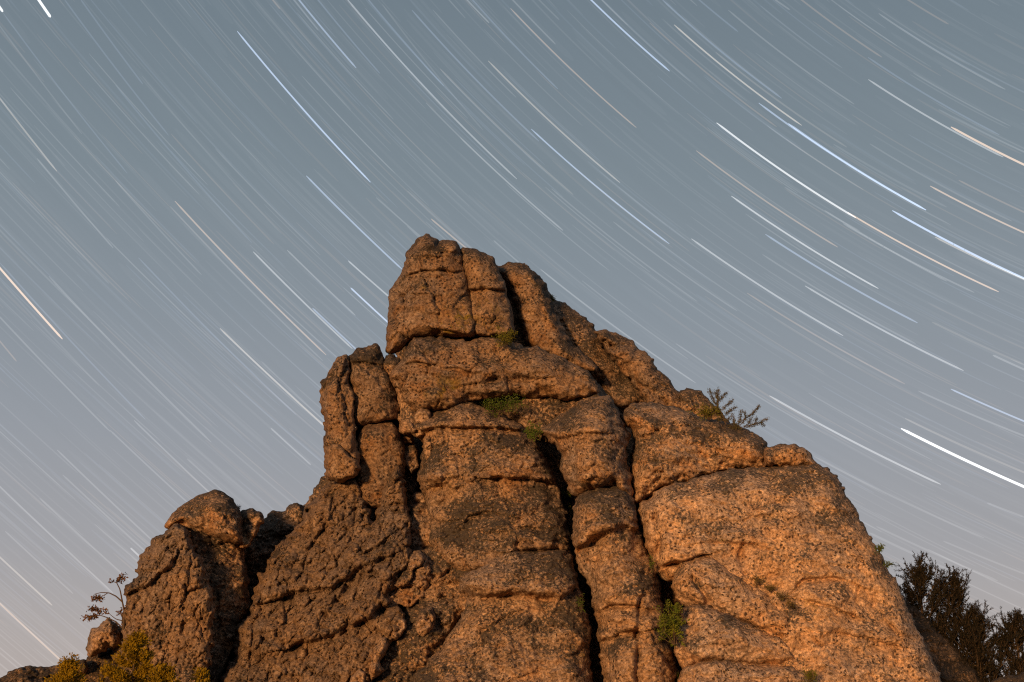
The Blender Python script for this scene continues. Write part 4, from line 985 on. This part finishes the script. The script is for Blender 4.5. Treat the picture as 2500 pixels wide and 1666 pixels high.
# ------------------------------------------------------------------ star trails (real sky: arcs round the celestial pole, far beyond everything)
SKYR = 9000.0
SKY = empty('sky', (0, 0, 0), 'dusk sky streaked with star trails round the pole', 'sky', kind='structure')
def trail_mat(name, c, e):
    m = bpy.data.materials.new(name)
    m.use_nodes = True
    t = m.node_tree
    t.nodes.clear()
    o = N(t, 'ShaderNodeOutputMaterial'); em = N(t, 'ShaderNodeEmission'); tr = N(t, 'ShaderNodeBsdfTransparent'); ad = N(t, 'ShaderNodeAddShader')
    em.inputs[0].default_value = (*c, 1); em.inputs[1].default_value = e
    t.links.new(em.outputs[0], ad.inputs[0]); t.links.new(tr.outputs[0], ad.inputs[1]); t.links.new(ad.outputs[0], o.inputs[0])
    m.cycles.emission_sampling = 'NONE'
    return m
TINT = {'b': (0.74, 0.90, 1.22), 'w': (1.0, 1.0, 1.0), 'o': (1.25, 0.86, 0.58), 'y': (1.12, 0.98, 0.82)}
_tm = {}
def tmat(t, e):
    e = round(e, 3)
    if (t, e) not in _tm:
        _tm[(t, e)] = trail_mat('starlight_%s_%03d' % ({'b': 'blue', 'w': 'white', 'o': 'orange', 'y': 'warm'}[t], int(e * 1000)), TINT[t], e)
    return _tm[(t, e)]
def polar(px, py):
    d = rays(px, py); d = d / np.linalg.norm(d)
    return math.acos(np.dot(d, POLE)), math.atan2(np.dot(d, PY), np.dot(d, PX))
def arc(p1, p2, w, n=24):
    """a slim ribbon from one sky position to another along its circle round the pole"""
    r1, a1 = p1; r2, a2 = p2
    da = (a2 - a1 + math.pi) % (2 * math.pi) - math.pi
    s = np.linspace(0, 1, n)
    r = r1 + (r2 - r1) * s; a = a1 + da * s
    hw = w / F / 2
    hw = hw * np.minimum(1, np.minimum(s, 1 - s) * n * 0.7 + 0.35)
    P = lambda rr: (np.cos(rr)[:, None] * POLE + np.sin(rr)[:, None] * (np.cos(a)[:, None] * PX + np.sin(a)[:, None] * PY)) * SKYR + CAM
    v = np.stack([P(r - hw), P(r + hw)], 1).reshape(-1, 3)
    i = np.arange(n - 1) * 2
    return v, np.stack([i, i + 1, i + 3, i + 2], -1)
TL = {1: (0, 0, .36155), 2: (825, 0, .36155), 3: (1650, 0, .36155), 4: (0, 550, .36155), 5: (1650, 550, .36155), 6: (1200, 400, .2551), 7: (0, 1050, .2551), 8: (1900, 1000, .2551), 0: (0, 0, 1)}
TR = """1 -110 -110 20 82 7 .9 w|1 200 -90 342 118 8 1. w|1 1602 212 2502 1232 5 .5 b|1 -100 40 552 905 3.5 .07 w|1 -200 400 384 1158 4.2 .2 y|1 22 90 860 1172 3.5 .08 b
1 430 -10 1138 915 4 .08 b|1 540 -10 965 570 4 .08 b|1 780 575 1700 1640 4 .07 b|1 1155 905 1850 1650 4 .06 o|1 960 515 1900 1580 4 .045 w|1 1180 1358 2203 2399 4.2 .26 o|1 1150 1395 2180 2437 4 .09 w
1 2068 1188 2718 1822 4.6 .32 b|1 1900 -150 2405 460 4.4 .28 b|1 1750 -110 1890 62 4 .1 o|1 1900 -110 2150 207 4 .1 w|1 2060 -110 2565 497 4 .11 b
2 50 -20 1208 1210 4.4 .23 w|2 100 -130 715 580 4.2 .12 b|2 500 70 1358 955 4.4 .14 b|2 300 30 980 880 4 .06 w|2 690 465 1588 1315 5 .1 y|2 760 -120 1022 157 4.2 .17 w|2 830 -90 1485 602 4.2 .12 b
2 1165 57 2015 863 3.8 .2 o|2 1080 -110 1470 300 4 .11 w|2 1250 -110 1495 135 4 .07 w|2 1560 -150 2240 482 5 .48 b|2 1015 412 1905 1235 4.2 .23 y|2 1305 872 2238 1648 4.6 .36 b|2 595 695 1520 1560 4 .11 w
2 470 1290 1100 1850 4 .08 w|2 628 1478 1020 1800 4.2 .22 o|2 258 1335 800 1800 4 .1 w|3 -12 168 850 848 4.6 .34 y|3 -177 155 680 857 4 .1 o|3 -90 0 715 665 4.2 .16 b|3 20 -120 420 215 4 .1 b|3 355 70 1205 705 4 .11 w
3 275 830 1215 1472 5.6 .65 w|3 1160 1435 2180 1972 4.8 .46 o|3 560 697 1690 1420 5.2 .34 b|3 760 835 1690 1420 6 .4 b|3 1300 538 2212 1062 4.4 .28 w|3 1857 858 2700 1270 6 .55 o|3 1370 92 2225 605 4.2 .13 w
3 700 -120 1392 388 4.2 .12 o|3 550 -90 770 68 4 .11 w|3 1400 -110 1842 165 4.2 .1 o|3 1297 388 2185 912 4.2 .11 b|3 1462 1423 2600 1990 6 .62 b|3 1717 1257 2600 1680 4.8 .38 o|3 375 1325 1368 1950 5 .42 w
3 137 1018 1093 1670 4 .2 o|3 1310 972 2270 1495 4 .08 w|3 1910 1218 2500 1500 4.2 .12 o|3 1005 1422 1830 1900 4.4 .12 w|3 735 1265 1240 1560 4 .08 w|3 1065 975 1830 1400 5 .06 w|3 270 355 1155 995 4.4 .09 y|3 1775 740 2400 1050 4 .08 w
4 -130 140 422 770 6 .6 o|4 0 255 980 1310 4 .1 b|4 330 345 1425 1465 5 .11 w|4 -30 590 745 1395 4.2 .11 w|4 -160 590 112 920 3.8 .13 o|4 905 1318 1440 1830 4 .14 w|4 935 220 2000 1280 4 .1 b|4 1485 697 2200 1365 4.6 .28 y
4 1710 180 2380 835 4.4 .28 w|4 1938 168 2400 610 4.2 .18 w|4 2110 560 2450 880 4.4 .26 b|4 1765 920 2200 1330 4 .08 w|4 1828 1370 2100 1620 4 .18 w|4 250 -450 765 155 4 .12 w|4 780 -300 1360 335 4 .08 w|4 370 0 735 395 4 .06 w|4 0 370 670 1085 4.4 .05 w
0 850 637 950 725 4.2 .28 w|0 856 703 950 790 5 .48 b|5 105 92 1130 747 4.6 .3 w|5 480 458 1548 1073 4.2 .14 o|5 605 62 1632 660 4.8 .24 b|5 872 410 1943 983 4.6 .28 w|5 585 198 1620 800 4.2 .1 w|5 632 1152 1789 1751 5 .3 w
5 1520 1373 2500 1830 8 1. w|5 1548 1305 2400 1690 5 .12 y|5 1638 1120 2500 1480 4.6 .12 w|5 1857 1107 2500 1385 5 .34 b|5 2140 878 2500 1040 5 .17 w|5 1750 80 2500 430 4.4 .28 y|5 1130 -10 2015 455 4.4 .13 w|5 1730 655 2351 940 5 .08 y|5 0 800 945 1385 4 .1 w
0 1320 658 1698 935 4 .17 w|6 -300 -250 685 637 4 .12 w|6 575 240 1970 1320 4 .09 w|6 1165 555 2352 1410 4 .1 w|6 20 735 290 970 4 .12 w|7 -200 350 1080 1560 4 .15 w|7 380 655 1250 1450 4 .11 w|7 -150 1080 500 1680 4.2 .2 y|0 -30 1446 151 1615 4.2 .24 o
7 545 190 1460 1060 4.2 .12 w|7 1050 0 1800 700 4 .11 w|7 600 430 1400 1170 4 .1 w|7 1250 1130 1350 1225 4.4 .24 w|7 50 970 700 1568 4 .1 w|7 1790 275 2250 690 4 .09 w|8 1580 1260 2400 1590 4.4 .08 w|8 940 1120 2100 1640 5 .08 w|8 870 1180 1800 1610 6 .08 w
8 340 450 1970 1230 5 .08 w|8 2000 895 2352 1030 5 .09 w"""
for tok in TR.replace('\n', '|').split('|'):
    q = tok.split()
    x0, y0, s_ = TL[int(q[0])]
    u1, v1, u2, v2, w_, e_ = map(float, q[1:7])
    e_ = e_ * (0.72 if e_ < 0.2 else 0.9)
    a1 = polar(x0 + s_ * u1, y0 + s_ * v1); a2 = polar(x0 + s_ * u2, y0 + s_ * v2)
    v, f = arc(a1, a2, w_ * (0.86 if e_ < .3 else 0.74))
    raw_mesh('star_trail', v, f, tmat(q[7], e_), SKY, False)
# the many faint ones, all of one exposure length, all over this side of the sky
rng = np.random.RandomState(5)
def faint(n, e, wlo, whi, tint, DT=0.135):
    V, Fc, k = [], [], 0
    for _ in range(n):
        px = rng.uniform(-500, 3000); py = rng.uniform(-500, 1900)
        r1, a1 = polar(px, py)
        dt = DT * rng.uniform(0.85, 1.05) * SGN
        v, f = arc((r1, a1 - dt / 2), (r1, a1 + dt / 2), rng.uniform(wlo, whi), 14)
        V.append(v); Fc.append(f + k); k += len(v)
    o = raw_mesh('faint_star_trails', np.concatenate(V), np.concatenate(Fc), tmat(tint, e), SKY, False)
    o['kind'] = 'stuff'
SGN = 1.0
faint(500, .020, 2.2, 3.2, 'w'); faint(200, .035, 2.2, 3.0, 'w'); faint(150, .035, 2.2, 3.0, 'b'); faint(120, .035, 2.2, 3.0, 'o'); faint(300, .012, 3, 7, 'w'); faint(120, .020, 3, 5, 'b'); faint(90, .022, 3, 5, 'o'); faint(70, .06, 2.4, 3.2, 'w'); faint(200, .008, 6, 14, 'w')
